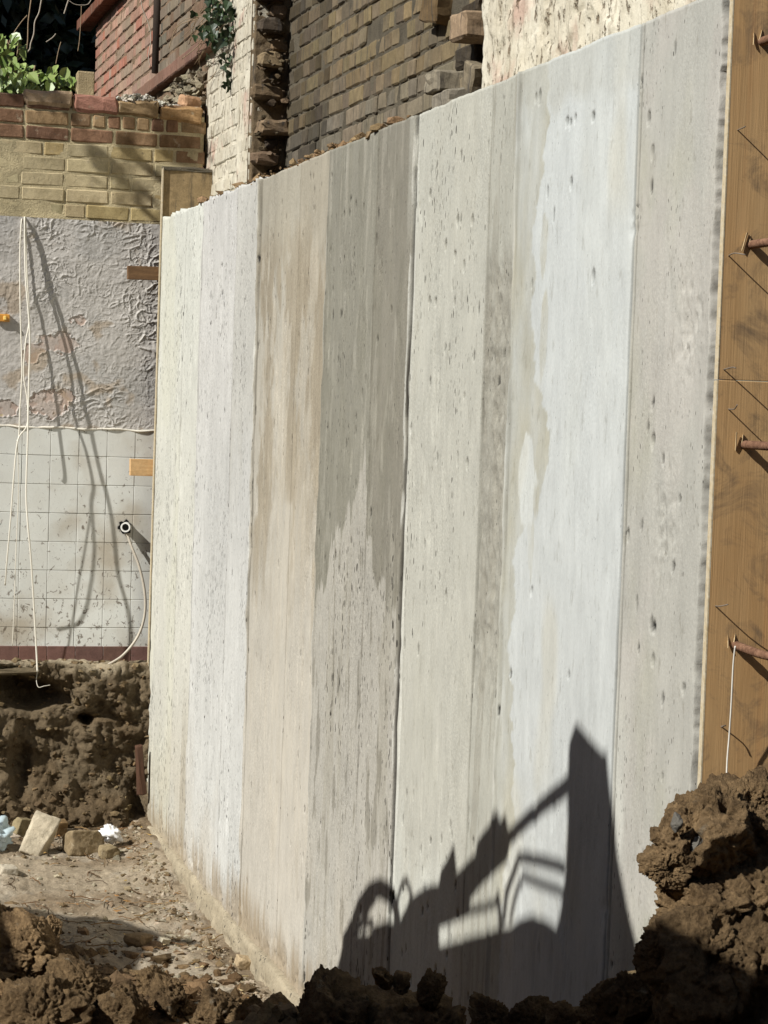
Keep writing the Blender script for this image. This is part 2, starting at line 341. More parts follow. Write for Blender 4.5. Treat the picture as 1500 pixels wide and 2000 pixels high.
    ye = np.interp(Z, zb, yb)+.030*f2(Z*9, Y*1.5, 4, 7)+.020*f2(Z*24, Y*9, 4, 3)+.008*f2(Z*70, Y*30, 3, 5); m6 = inp(5.68, 4.82)
    blend(m6*sstep(-.006, .006, Y-ye)*(.72+.35*f2(Y*12, Z*5, 4, 2)), C(174, 172, 157), 1.0)
    for (px, py, ry, rz) in ((1062, 655, .030, .10), (1064, 470, .035, .09), (1048, 930, .04, .11), (1040, 1010, .03, .12)):
        p = on(px, py, 0, 0); d = ((Y-p[1])/ry)**2+((Z-p[2])/rz)**2+1.0*f2(Y*24, Z*9, 4, 11); blend(m6*sstep(1.1, .8, d)*(.6+.5*f2(Y*14, Z*6, 4, 8)), C(180, 178, 163), 1.0)
    p = on(1030, 940, 0, 0); d = ((Y-p[1])/.07)**2+((Z-p[2])/.10)**2+.9*f2(Y*24, Z*9, 4, 14); blend(m6*sstep(1.2, .8, d), C(203, 206, 201), .9)
    top6 = 2.93+.05*f2(Y*6, Z*0, 3, 2); blend(m6*sstep(-.03, .03, Z-top6), C(182, 182, 172), .6)
    blend(m6*sstep(.1, .6, blot+.3*drip), C(190, 193, 188), .6); blend(m6*sstep(.25, .8, f2(Y*4, Z*2, 3, 19)), C(196, 190, 168), .35)
    # last panel
    m7 = inp(4.82, 4.2); blend(m7*sstep(.0, .7, blot+.4*f2(Y*6, Z*3, 4, 21)), C(172, 170, 154), .7); blend(m7*sstep(.1, .7, f2(Y*5, Z*3, 4, 17)), C(182, 178, 169), .7)
    blend(m7*sstep(4.70, 4.80, Y+.05*drip)*sstep(1.7, 1.3, Z), C(200, 200, 190), .7)
    # general weathering, pale lime runs, mud at the foot
    c = c*(1+.07*blot+.03*drip+.02*drip2+.04*f2(Y*14, Z*9, 4, 13))[..., None]
    # pale laitance beside the board joints and dirt plus recess shade painted into the joints
    for (y0, wd, sd, a_, zlo, zhi) in ((8.912, .012, 2, .8, 1.0, 4), (7.757, .014, 8, .75, 0, 4), (6.669, .010, 13, .6, 0, 4), (6.630, .012, 4, .5, 0, 4), (5.690, .014, 12, .55, 0, 2.4), (10.138, .008, 5, .3, 0, 4)):
        q = np.exp(-((Y+.008*f2(Z*3.1, Y*0, 4, sd)-y0)/wd)**4)*sstep(-.35, .1, f2(Z*5, Y*0+sd, 3, sd+5))*sstep(zlo-.2, zlo+.2, Z)
        blend(q, C(212, 211, 201), a_)
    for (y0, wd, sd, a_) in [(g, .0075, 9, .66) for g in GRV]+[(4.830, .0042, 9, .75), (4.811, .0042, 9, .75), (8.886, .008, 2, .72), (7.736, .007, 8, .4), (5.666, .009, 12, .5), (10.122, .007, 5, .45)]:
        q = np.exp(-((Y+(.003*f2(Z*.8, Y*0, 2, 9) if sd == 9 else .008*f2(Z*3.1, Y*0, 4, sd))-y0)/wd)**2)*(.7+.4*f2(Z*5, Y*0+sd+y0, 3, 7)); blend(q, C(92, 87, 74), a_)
    q = np.exp(-((Y+.008*f2(Z*3.1, Y*0, 4, 13)-6.651)/.0080)**2)*sstep(-.9, -.5, f2(Z*9, Y*0, 3, 4)); blend(q, C(44, 40, 34), .95)  # shade inside the crack put into the colour with its dirt
    q = np.exp(-((Y+.012*f2(Z*14, Y*3, 4, 8)-4.353)/.010)**2); blend(q*sstep(-.3, .1, f2(Z*26, Y*30, 3, 15)), C(62, 57, 48), .85)  # pocket shade along the broken edge put into the colour
    blend(sstep(.22, .02, Z+.08*drip2+.05*blot), C(150, 132, 104), .75); blend(sstep(.9, .1, Z)*sstep(.0, .6, blot), C(178, 166, 144), .35)
    return np.clip(c, .02, .85)
def wall_relief(Y, Z):
    """outward relief (towards the pit) in metres"""
    r = .0012*f2(Y*5, Z*2.2, 4, 1)+.0009*f2(Y*45, Z*9, 3, 4)
    wob = .005*f2(Z*1.1, Y*0+3, 4, 3); Yw = Y+wob
    step = [0, .003, -.002, .004, -.001, .002, .000]
    for i in range(7):
        if i: r = r+(step[i]-step[i-1])*sstep(YJ[i]+.006, YJ[i]-.006, Yw)
    fin = lambda y0, wd, h, s, lo=0., hi=9.: h*np.exp(-((Y+.008*f2(Z*3.1, Y*0, 4, s)-y0)/wd)**2)*(.55+.6*f2(Z*6, Y*0+s, 3, s+2))*sstep(lo-.1, lo+.1, Z)*sstep(hi+.1, hi-.1, Z)
    r = r+fin(8.90, .012, .013, 2, 1.2)+fin(8.90, .012, .008, 6)+fin(7.745, .011, .009, 8)+fin(10.13, .008, .006, 5)
    r = r+fin(6.668, .006, .004, 13)-fin(6.650, .0048, .045, 13)-fin(6.625, .006, .012, 4, .0, 1.9)
    r = r+fin(5.68, .016, .007, 12)-fin(5.66, .010, .006, 16, .2)
    for g in GRV: r = r-.012*np.exp(-((Y+.003*f2(Z*.8, Y*0, 2, 9)-g)/.0048)**2)*(.75+.4*f2(Z*4, Y*0+g, 3, 3))
    for g in (4.829, 4.811): r = r-.013*np.exp(-((Y+.003*f2(Z*.8, Y*0, 2, 9)-g)/.0038)**2)
    # rough strip, spalls, flaked skin
    ro = sstep(5.92, 5.90, Y)*sstep(5.67, 5.69, Y)*sstep(1.2, 1.6, Z)*sstep(2.62, 2.5, Z); r = r-ro*(.004+.012*np.abs(f2(Y*34, Z*13, 4, 18)))
    for (px, py, ry, rz, dp) in ((1345, 640, .06, .10, .009), (1300, 1030, .06, .11, .009), (1240, 437, .03, .03, .006), (1185, 1780, .03, .03, .006), (745, 530, .03, .06, .007), (915, 1590, .02, .03, .005)):
        p = on(px, py, 0, 0); q = np.exp(-((Y-p[1])/ry)**2-((Z-p[2])/rz)**2); r = r-dp*q*np.abs(f2(Y*55, Z*28, 3, 20))*1.6
    r = r-.004*sstep(.35, .75, f2(Y*24, Z*5, 3, 22))*sstep(.1, .5, f2(Y*1.5, Z*.9, 3, 10))
    # broken edge against the stop end, ragged foot
    r = r-.050*sstep(4.374, 4.352, Y+.012*f2(Z*14, Y*3, 4, 8))*(.35+1.2*np.abs(f2(Z*26, Y*8, 3, 9)))
    foot = sstep(.14, .0, Z+.05*f2(Y*7, Z*0, 3, 4)); r = r-foot*.016*np.abs(f2(Y*22, Z*14, 4, 6))
    return r
# blow holes: real pockets in the face
HOLES = []
for (px, py) in ((652, 566), (697, 400), (713, 405), (675, 418), (710, 770), (802, 838), (912, 905), (893, 895), (1115, 240), (1108, 238), (1160, 228), (1125, 232), (1268, 232), (1117, 358), (1160, 540), (1275, 860), (1277, 1225), (1275, 1290), (980, 690), (905, 520), (888, 500), (840, 380), (893, 430), (1048, 193), (1056, 190), (1275, 298), (887, 590), (1258, 95), (441, 520), (430, 545), (838, 590), (850, 590), (870, 1165), (1040, 1155), (1225, 1045), (1335, 1345), (870, 480), (922, 430)):
    p = on(px, py, 0, 0); HOLES.append((p[1], p[2], U(.007, .011), U(.008, .017), U(.018, .026)))
for k in range(620):
    y, z = U(4.4, 11.2), U(.1, 3.0)
    if 4.82 < y < 5.5 and random.random() < .8: continue
    if n2(np.array(y*1.7), np.array(z*.9), 5) < -.05 and random.random() < .8: continue
    HOLES.append((y, z, U(.005, .009), U(.007, .018), U(.007, .012)))
cw = thing('concrete_wall', 'tall board-marked concrete retaining wall with streaked grey and cream panels', 'wall', (0, 7.8, 0))
DU, DV = .0050, .0080
for i in range(7):
    ya, yb_ = YJ[i], YJ[i+1]; nu = int(round((ya-yb_)/DU))+1; nv = int(3.06/DV)+1
    ys = np.linspace(ya, yb_, nu)
    ex_ = np.concatenate([np.arange(g-.02, g+.0201, .002) for g in GRV+YJ[1:7]+[4.36]]); ex_ = ex_[(ex_ < ya) & (ex_ > yb_)]; ys = np.unique(np.round(np.concatenate([ys, ex_]), 5))[::-1]; zs = np.linspace(0, 3.06, nv); Y, Z = np.meshgrid(ys, zs, indexing='ij')
    R = wall_relief(Y, Z); HM = np.zeros_like(R)
    for (hy, hz, ry, rz, dp) in HOLES:
        if hy < yb_ or hy > ya: continue
        i0, i1 = np.searchsorted(-ys, [-(hy+3*ry), -(hy-3*ry)]); j0, j1 = np.searchsorted(zs, [hz-3*rz, hz+3*rz])
        if i1 <= i0 or j1 <= j0: continue
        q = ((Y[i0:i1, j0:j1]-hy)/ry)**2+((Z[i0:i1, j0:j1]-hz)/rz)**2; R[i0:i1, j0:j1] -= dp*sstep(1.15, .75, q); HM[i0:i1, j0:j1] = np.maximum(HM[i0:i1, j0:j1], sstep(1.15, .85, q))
    Zt = Z+np.where(Z > 3.0, (Z-3.0)/.06, 0)*(.004*f2(Y*7, Y*0, 5, 11, .7)+(.02*np.clip(f2(Y*60, Y*0, 2, 5)-.1, 0, 1) if i < 2 else 0))
    if i == 6:
        jag = .009+.016*np.abs(f2(Zt*31, Y*0+2, 5, 8, .75))+.006*np.clip(f2(Zt*5, Y*0, 3, 3), 0, 1); Y = Y+jag*sstep(4.392, 4.345, Y); R = R-.012*np.abs(f2(Zt*30, Y*20, 3, 6))*sstep(4.362, 4.345, Y-jag)
    P = np.stack([-R, Y, Zt], -1); c = wall_colour(Y, Z); c = c*(1-.95*HM[..., None])  # shade in the blow holes is also darkened into the colour
    pd_ = [.8, .75, .6, 1.0, .8, .12, .35][i]*np.ones_like(Y)
    if i == 4: pd_ = np.where(Y < 5.915, .5, pd_)*(.45+.55*sstep(.9, 1.6, Z))
    if i == 3: pd_ = pd_*(.55+.45*sstep(1.9, 1.4, Z))
    c = np.concatenate([c, pd_[..., None]], -1)
    # close the panel: back, top, bottom and sides as an apron round the grid
    Pf = np.concatenate([np.concatenate([P[:1], P, P[-1:]], 0)[:, :1], np.concatenate([P[:1], P, P[-1:]], 0), np.concatenate([P[:1], P, P[-1:]], 0)[:, -1:]], 1).copy()
    Pf[0, :, 0] = Pf[-1, :, 0] = .245; Pf[:, 0, 0] = Pf[:, -1, 0] = .245
    cf = np.concatenate([np.concatenate([c[:1], c, c[-1:]], 0)[:, :1], np.concatenate([c[:1], c, c[-1:]], 0), np.concatenate([c[:1], c, c[-1:]], 0)[:, -1:]], 1)
    if i: Pf[0, :, 1] -= .0005
    if i == 6:
        Pf[-1, :, 0] = .060; cf[-2:, :, :3] = C(60, 55, 46)*(1+.2*f2(Zt[0]*40, Zt[0]*0, 3, 2))[None, :, None] if cf.shape[1] == len(Zt[0]) else C(60, 55, 46)  # dark crevice: exposed aggregate and gap shade put into the colour
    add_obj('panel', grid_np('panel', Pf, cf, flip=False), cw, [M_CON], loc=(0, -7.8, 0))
# kicker along the foot
ys = np.arange(4.3, 11.3, .012); ss = np.linspace(0, 1, 16); Y, S = np.meshgrid(ys, ss, indexing='ij')
out = .006+.014*sstep(0, .3, S)+.012*f2(Y*6, S*3, 4, 3)+.008*np.abs(f2(Y*30, S*9, 3, 7)); Zk = .015-.20*np.clip(S-.12, 0, 1)/.88+.012*f2(Y*4, S*0, 4, 8)
out = np.where(S < .02, -.01, out)
ck = C(170, 158, 134)*(1+.16*f2(Y*8, S*4, 5, 2))[..., None]; k = sstep(.55, 1.0, S+.3*f2(Y*5, S*2, 3, 6))[..., None]; ck = ck*(1-k)+C(150, 128, 98)*k
add_obj('kicker', grid_np('kicker', np.stack([-out, Y, Zk], -1), ck, flip=True), cw, [M_CON], loc=(0, -7.8, 0))

# ------------------------------------------------------------------ bricks
_lib = {}
def blib(mat, kind, wear):
    key = (mat.name, kind, wear)
    if key not in _lib:
        L = {'s': .215, 'h': .102, 'q': .05}[kind]; _lib[key] = []
        for q in range(7):
            me = rough_box('brick', L, .10, .065, (.0045, .006, .012)[wear], (.0012, .0012, .0045)[wear], (0, 0, 2)[wear], seed=q*31+wear+len(_lib)*7, origin=(.5, 0, .5))
            me.materials.append(mat); _lib[key].append(me)
    return _lib[key]
def put_brick(parent, mat, P, w_, h_, axis, color, wear=1, proud=0., tilt=0., name='brick'):
    kind = 's' if w_ > .15 else ('h' if w_ > .07 else 'q'); me = random.choice(blib(mat, kind, wear)); L = {'s': .215, 'h': .102, 'q': .05}[kind]
    P = np.array(P, float)-np.array(parent.location)
    if axis == 'x': rot = (U(-.02, .02)*wear, tilt, -math.pi/2+U(-.012, .012)*wear); P[0] -= proud     # faces -x
    else: rot = (U(-.015, .015)*wear, tilt, U(-.01, .01)*wear); P[1] -= proud                          # faces -y
    return add_obj(name, me, parent, (), P, rot, (w_/L, 1, h_/.065), col4(color))
def shade(c, v=.2, hue=.06):
    k = 1+U(-v, v); return np.clip(np.array(c)*k*np.array([1+U(-hue, hue), 1, 1+U(-hue, hue)]), .005, .9)
def back_slab(name, parent, mat, corners_min, corners_max, face, step=.03, amp=.006):
    """mortar bed: a slab whose visible face is a rough grid; face 'x' looks to -x, 'y' to -y"""
    a = np.array(corners_min, float); b = np.array(corners_max, float); L0 = np.array(parent.location)
    if face == 'x':
        us = np.arange(a[1], b[1]+step, step); vs_ = np.arange(a[2], b[2]+step, step); Y, Z = np.meshgrid(us, vs_, indexing='ij')
        P = np.stack([a[0]-amp*f2(Y*12, Z*12, 3, 4), Y, Z], -1)
        P[0, :, 0] = P[-1, :, 0] = b[0]; P[:, 0, 0] = P[:, -1, 0] = b[0]; fl = True
    else:
        us = np.arange(a[0], b[0]+step, step); vs_ = np.arange(a[2], b[2]+step, step); X, Z = np.meshgrid(us, vs_, indexing='ij')
        P = np.stack([X, a[1]-amp*f2(X*12, Z*12, 3, 6), Z], -1)
        P[0, :, 1] = P[-1, :, 1] = b[1]; P[:, 0, 1] = P[:, -1, 1] = b[1]; fl = False
    return add_obj(name, grid_np(name, P-L0, None, flip=fl), parent, [mat])
CH = .0765
# --- buff stock brick wall, set back between the two limewashed piers
bw = thing('stock_brick_wall', 'old buff stock brick wall with dark raked joints above the concrete', 'wall', (.5, 8.5, 3.0))
back_slab('mortar', bw, M_MORT, (.4215, 6.6, 3.0), (.60, 10.36, 4.45), 'x')
SLOTS = [9.66, 9.27, 8.75, 8.42]
z = 3.02; row = 0
while z < 4.32:
    y = 10.34-(row % 2)*.056; kseq = row
    while y > 6.72:
        w_ = .215 if random.random() < .22 else .102
        gap = .007+U(0, .004); yc = y-w_/2
        px, py = proj((.415, yc, z+.03))
        low = z < 3.36
        base = random.choice([alb(158, 138, 102), alb(152, 135, 106), alb(154, 136, 100), alb(148, 130, 100), alb(140, 124, 98), alb(152, 132, 98), alb(132, 118, 96)])
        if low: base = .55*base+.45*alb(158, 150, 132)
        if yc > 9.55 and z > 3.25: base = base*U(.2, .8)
        if low:
            for s_ in SLOTS:
                if y-w_ < s_ < y: w_ = max(.05, y-s_-.02); yc = y-w_/2; gap = .045
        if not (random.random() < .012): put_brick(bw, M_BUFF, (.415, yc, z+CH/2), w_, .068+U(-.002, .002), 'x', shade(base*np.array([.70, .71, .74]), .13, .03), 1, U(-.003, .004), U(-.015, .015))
        y -= w_+gap; kseq += 1
    z += CH+U(-.001, .001); row += 1
# --- limewashed piers
def pier(label, ya, yb_, z0, z1, joint_depth, group):
    t = thing('limewashed_brick_pier', label, 'brick pier', (.3, (ya+yb_)/2, 3.0), group)
    back_slab('mortar', t, M_LIME, (.2515+joint_depth, yb_+.004, z0), (.60, ya, z1), 'x')
    z = z0+.01; row = 0
    while z < z1-.05:
        y = ya-(row % 2)*.11*0-U(0, .002); k = row
        while y > yb_+.03:
            w_ = .215 if k % 2 == 0 else .102; w_ = min(w_, y-yb_)
            wear = 1
            put_brick(t, M_LIME, (.25, y-w_/2, z+CH/2), max(w_-.001, .03), .068+U(-.002, .002), 'x', shade((1, 1, 1), .06, .03), wear, U(-.003, .004), U(-.01, .01))
            y -= w_+.006; k += 1
        z += CH; row += 1
    return t
p1 = pier('cream limewashed brick pier beside the ply board at the far end of the wall', 11.50, 10.37, 3.02, 4.45, .002, 'limewashed piers of the old wall')
p2 = thing('limewashed_brick_pier', 'patchy cream and pink limewashed pier above the smooth pale panel', 'brick pier', (.3, 5.6, 3.0), 'limewashed piers of the old wall')
def coat(parent, ya, yb_, z0, z1, st_, fn, name='render_coat'):
    ys = np.arange(yb_, ya, st_); zs = np.arange(z0, z1, st_); Y, Z = np.meshgrid(ys, zs, indexing='ij'); Rl = fn(Y, Z)
    P = np.stack([.25-Rl, Y, Z], -1); P[0, :, 0] = P[-1, :, 0] = P[:, 0, 0] = P[:, -1, 0] = .42
    add_obj(name, grid_np(name, P-np.array(parent.location), None, flip=True), parent, [M_LIME], color=(1, 1, 1, 1))
def coat2(Y, Z):
    fl = sstep(.05, .12, f2(Y*5, Z*3.2, 4, 4)); return .006*f2(Y*4, Z*4, 4, 1)+.007*fl+.005*np.abs(f2(Y*30, Z*18, 4, 9))-.010*sstep(.42, .5, f2(Y*9, Z*6, 4, 14))
coat(p2, 6.82, 4.40, 3.02, 3.95, .0085, coat2)
def coat1(Y, Z):
    m = sstep(-.05, .02, f2(Y*2.6, Z*2.0, 4, 6)+1.6*(10.72-Y)+.25*(3.45-Z)); return m*(.007+.003*f2(Y*30, Z*14, 4, 9))-.006+.002*f2(Y*5, Z*5, 3, 2)
coat(p1, 11.498, 10.372, 3.022, 4.44, .010, coat1)
ys_, zs_ = np.meshgrid(np.arange(.244, .43, .006), np.arange(3.03, 4.44, .008), indexing='ij')
add_obj('torn_face', grid_np('torn_face', np.stack([ys_, 10.366-.005*np.abs(f2(ys_*30, zs_*26, 4, 3))-.008*f2(ys_*9, zs_*11, 3, 7)+.012*sstep(.262, .25, ys_), zs_], -1)-np.array(p1.location)), p1, [M_SOOT], color=col4(alb(100, 86, 66, .85)))
# broken toothing on the camera side of the far pier: bricks left in, bricks pulled out
z = 3.10; k = 0
SO = [alb(92, 78, 60, .8), alb(74, 62, 48, .8), alb(108, 92, 70, .8), alb(60, 52, 42, .8)]
while z < 4.30:
    wq = U(.10, .17)
    if k % 2 == 0 and random.random() < .85:
        put_brick(p1, M_SOOT, (.255+wq/2+U(-.012, .02), 10.30-U(.0, .06), z+CH/2+U(-.006, .006)), wq, U(.055, .072), 'y', shade(random.choice(SO), .35), 2, 0, U(-.10, .10))
    if random.random() < .8: put_brick(p1, M_SOOT, (.37+U(-.02, .01), 10.335, z+CH/2), U(.05, .09), U(.05, .066), 'y', shade(random.choice(SO), .3), 2, 0, U(-.10, .10))
    if random.random() < .6: put_brick(p1, M_SOOT, (.285+U(-.01, .02), 10.37, z+CH/2-.008), U(.04, .07), U(.035, .06), 'y', shade(SO[random.randrange(4)], .3), 2, -.01, U(-.4, .4))
    z += CH+.001; k += 1
# broken corbel stubs near the second pier
st = thing('broken_brick_corbel', 'sooty broken brick stubs jutting out beside the pink limewashed pier', 'broken brickwork', (.4, 7.1, 3.2))
def stub(px, py, xw, ln, h_, dep, colr, tilt=0., mat=None):
    p = on(px, py, 0, xw); me = rough_box('brick', ln, dep, h_, .007, .004, 2, int(px+py), origin=(.5, 0, .5)); add_obj('brick', me, st, [mat or M_SOOT], p-np.array(st.location), (U(-.04, .04), tilt, -math.pi/2+U(-.05, .05)), None, col4(colr))
for a in ((842, 160, .335, .19, .070, .12, alb(150, 140, 120), .02, M_BUFF), (858, 196, .345, .20, .068, .10, alb(146, 138, 122), -.03, M_BUFF), (893, 52, .285, .20, .085, .16, alb(168, 144, 116), .03, M_BUFF), (908, 108, .375, .22, .07, .06, alb(70, 62, 50), 0), (835, 18, .36, .20, .10, .08, alb(110, 90, 62), .2, M_BUFF), (915, 18, .38, .2, .05, .05, alb(70, 60, 46), 0), (912, 150, .33, .10, .10, .10, alb(138, 126, 104), .3, M_BUFF)):
    stub(*a)

# --- red brick wall further back, with sill course, string course and downpipe recess
rw = thing('red_brick_wall', 'weathered red brick house wall rising behind the mortar rubble', 'wall', (.3, 13.5, 3.9))
back_slab('mortar', rw, m_mortar('red_wall_mortar', alb(140, 118, 96, 1.4)), (.2555, 10.9, 3.55), (.6, 15.7, 5.6), 'x', .05)
def red_cells():
    z = 4.03; row = 0
    while z < 5.45:
        if abs(z-4.74) < .04: z += CH; row += 1; continue
        y = 15.7; k = row
        while y > 11.0:
            w_ = .215 if k % 2 == 0 else .102; yc = y-w_/2
            if not 12.98 < yc < 13.12:
                px, py = proj((.25, yc, z)); yield (py > -25 and px > 170, yc, z, w_)
            y -= w_+.010; k += 1
        z += CH; row += 1
bmj = []
for vis, yc, z, w_ in red_cells():
    if yc > 13.05: c_ = random.choice([alb(176, 138, 120), alb(166, 128, 110), alb(160, 132, 114), alb(178, 148, 128), alb(154, 134, 114), alb(172, 118, 98)])
    else: c_ = random.choice([alb(122, 110, 94), alb(112, 104, 90), alb(130, 116, 98), alb(120, 98, 80)])
    if vis: put_brick(rw, M_RED, (.25, yc, z+CH/2), w_, .066, 'x', shade(c_*1.1, .12, .04), 1, U(-.002, .003), 0)
    else: bmj.append((yc, z, w_))
if bmj:
    V = []; F = []
    for yc, z, w_ in bmj:
        b0 = len(V); V += [(dx, yc+s*w_/2, zz) for dx in (.25, .33) for s in (-1, 1) for zz in (z+.005, z+.071)]
        F += [[b0+i for i in f] for f in ((0, 1, 3, 2), (4, 6, 7, 5), (0, 4, 5, 1), (2, 3, 7, 6), (0, 2, 6, 4), (1, 5, 7, 3))]
    me = mesh_np('brickwork', np.array(V)-np.array(rw.location), F, None, False); o = add_obj('brickwork', me, rw, [M_RED], color=col4(alb(168, 110, 84))); o['kind'] = 'stuff'
y = 15.7
while y > 11.35:
    put_brick(rw, M_RED, (.235, y-.11, 3.975), .215, .075, 'x', shade(alb(136, 104, 88), .12), 1, .03, 0, 'sill_brick'); y -= .222
y = 16.05
while y > 11.4:
    put_brick(rw, M_RED, (.16, y-.11, 4.775), .218, .07, 'x', shade(alb(120, 78, 60), .12), 0, 0, 0, 'string_course_brick'); y -= .224
dp = add_obj('downpipe', tube('downpipe', [(.245, 13.05, 4.05), (.245, 13.05, 5.4)], .03, 12, sub=1), rw, [m_plain('rusty_iron', (.05, .035, .025), .8)], loc=-Vector(rw.location))

# ------------------------------------------------------------------ back wall (plane y = 11.42): painted brick over peeling paint over tiles
BY = 11.42
kb = thing('kitchen_wall', 'stripped kitchen wall of yellow painted brick, peeling grey paint and white tiles', 'wall', (-.6, BY, 2.0))
KL = np.array(kb.location)
back_slab('masonry', kb, M_MORTY, (-2.2, BY+.0025, .70), (.24, BY+.24, 3.62), 'y', .03, .003)
z = 3.055; row = 0
LAY = []
while z < 3.60:
    LAY.append(z); z += CH
for row, z in enumerate(LAY):
    red = row >= 5; x = -2.15-(row % 2)*.11; k = row
    while x < .235:
        w_ = .215 if (k % 3 or row % 2) else .102
        if red and row == 5+1 and -.35 < x < .1: w_ = .064
        w_ = min(w_, .238-x)
        if w_ > .03:
            if red or (x > .05 and row > 2 and random.random() < .6): c_ = random.choice([alb(112, 86, 66, .66), alb(122, 98, 74, .66), alb(106, 80, 64, .66), alb(132, 110, 82, .66)])
            else: c_ = random.choice([alb(160, 147, 116, .68), alb(154, 143, 113, .68), alb(164, 151, 120, .68), alb(150, 139, 110, .68)])
            if not red and .9 < random.random(): c_ = c_*np.array([1.02, .95, .8])
            put_brick(kb, M_YEL if not red else M_OLD, (x+w_/2, BY, z+CH/2), w_, .066 if red else .0685, 'y', shade(c_, .06, .02), 1, U(-.002, .002)+(.003 if red else 0), U(-.012, .012))
        x += w_+(.011 if red else .009); k += 1
# top course on edge, uneven, standing on the wall
x = -.87
for (xa, xb, zt, c_) in ((-.695, -.45, 3.655, alb(150, 130, 106, .66)), (-.442, -.22, 3.64, alb(128, 92, 78, .66)), (-.213, -.005, 3.625, alb(128, 108, 80, .66)), (.002, .22, 3.61, alb(140, 112, 78, .66))):
    put_brick(kb, M_OLD, ((xa+xb)/2, BY, zt-.003), xb-xa, .082, 'y', c_, 2, .012, U(-.015, .015), 'capping_brick')
# peeling paint: a dense relief
xs = np.arange(-2.2, .24, .0034); zs = np.arange(1.992, 3.052, .0034); X, Z = np.meshgrid(xs, zs, indexing='ij')
wx = X+.03*f2(X*9, Z*9, 3, 3); wz = Z+.03*f2(X*9, Z*9, 3, 8)
rid = lambda s, a, b: np.clip(1-np.abs(n2(wx*a, wz*b, s))*7, 0, 1)
dens = (.35+.65*sstep(-.4, .3, f2(X*3+1.3, Z*3, 3, 5)))*(.35+.65*sstep(-.75, -.5, X))
rel = .006*np.maximum(rid(2, 15, 22), .8*rid(6, 24, 34))*dens*sstep(-.5, .1, n2(X*11, Z*11, 7))+.0045*rid(9, 40, 52)*dens*sstep(-.3, .3, n2(X*13, Z*13, 4))+.003*rid(12, 60, 75)*dens+.0012*f2(X*60, Z*60, 3, 11)+.003*f2(X*5, Z*5, 3, 1)
bare = np.zeros_like(X)
for (px, py, rx, rz) in ((112, 670, .13, .07), (150, 625, .07, .035), (95, 790, .13, .09), (130, 770, .06, .05), (10, 800, .08, .06), (60, 690, .06, .06)):
    p = on(px, py, 1, BY); bare = np.maximum(bare, 1.15-(((X-p[0])/rx)**2+((Z-p[2])/rz)**2)-.9*np.abs(f2(X*11, Z*11, 5, 15, .6)))
bm_ = sstep(.3, .36, bare)*(.55+.45*sstep(-.2, .2, f2(X*24, Z*24, 4, 2))); rel = rel*(1-.85*bm_)-.0028*bm_+.003*np.exp(-((bare-.27)/.07)**2)
cp = np.ones(X.shape+(3,))*alb(146, 142, 136, .62)
k = sstep(-.1, .5, f2(X*4, Z*4, 4, 7))[..., None]; cp = cp*(1-.5*k)+alb(128, 126, 122, .62)*.5*k
cp = cp*(1-bm_[..., None])+(alb(146, 130, 119, .66)*(1+.15*f2(X*25, Z*25, 3, 4))[..., None])*bm_[..., None]
br = sstep(.1, .45, f2(X*7, Z*7, 4, 13)-.9*np.exp(-((X+.6)/.2)**2-((Z-2.15)/.4)**2)*0-.35+.9*np.exp(-((X+.62)/.16)**2-((Z-2.3)/.3)**2)*.6)[..., None]*.5; cp = cp*(1-br)+alb(132, 112, 84, .7)*br
add_obj('peeling_paint', grid_np('peeling_paint', np.stack([X, BY-.004-rel, Z], -1)-KL, cp), kb, [M_PAINT])
add_obj('plaster_lip', tube('plaster_lip', [(x_, BY-.006+.004*math.sin(x_*40), 1.993+.003*math.sin(x_*23)+U(-.002, .002)) for x_ in np.arange(-2.2, .24, .03)], .006, 6, sub=2), kb, [m_plain('lime_edge', alb(196, 190, 176, .8), .9)], loc=-Vector(KL))
# tiles and skirting
TP = .1438; TZ = .1462
tile_me = []
for q in range(4):
    me = rough_box('tile', TP-.0024, .006, TZ-.0024, .0015, .0004, 0, seed=q, origin=(.5, 0, .5)); me.materials.append(M_TILE); tile_me.append(me)
bed = rough_box('tile_bed', 2.44, .012, 1.115, 0, 0, origin=(.5, 0, .5)); add_obj('tile_bed', bed, kb, [M_GROUT], loc=Vector((-.98, BY-.001, 1.434))-Vector(KL))
for r_ in range(8):
    for c_ in range(17):
        x = -.0795+TP*(c_-14.5); z = 1.853+TZ*(.5-r_)
        h = TZ-.0035
        if r_ == 0: h -= .006
        if x > .22: continue
        if r_ == 7: z = 1.853-TZ*6+(-.0735); 
        g = 1+U(-.04, .03)
        add_obj('tile', random.choice(tile_me), kb, (), Vector((x, BY-.0065+U(-.001, .001), z))-Vector(KL), (U(-.008, .008), 0, U(-.012, .012)), (1, 1, 1), (g, g, g*.99, 1))
M_SK = m_brick('skirting_tile', .25, 0, None, .2); sk = rough_box('skirting_tile', .1415, .014, .088, .002, .0005, origin=(.5, 0, .5)); sk.materials.append(M_SK)
for c_ in range(17):
    x = -.0795+TP*(c_-14.5)+.01
    if x < .2: add_obj('skirting_tile', sk, kb, (), Vector((x, BY-.012, .836))-Vector(KL), None, None, col4(shade(alb(90, 66, 58, .66), .12)))
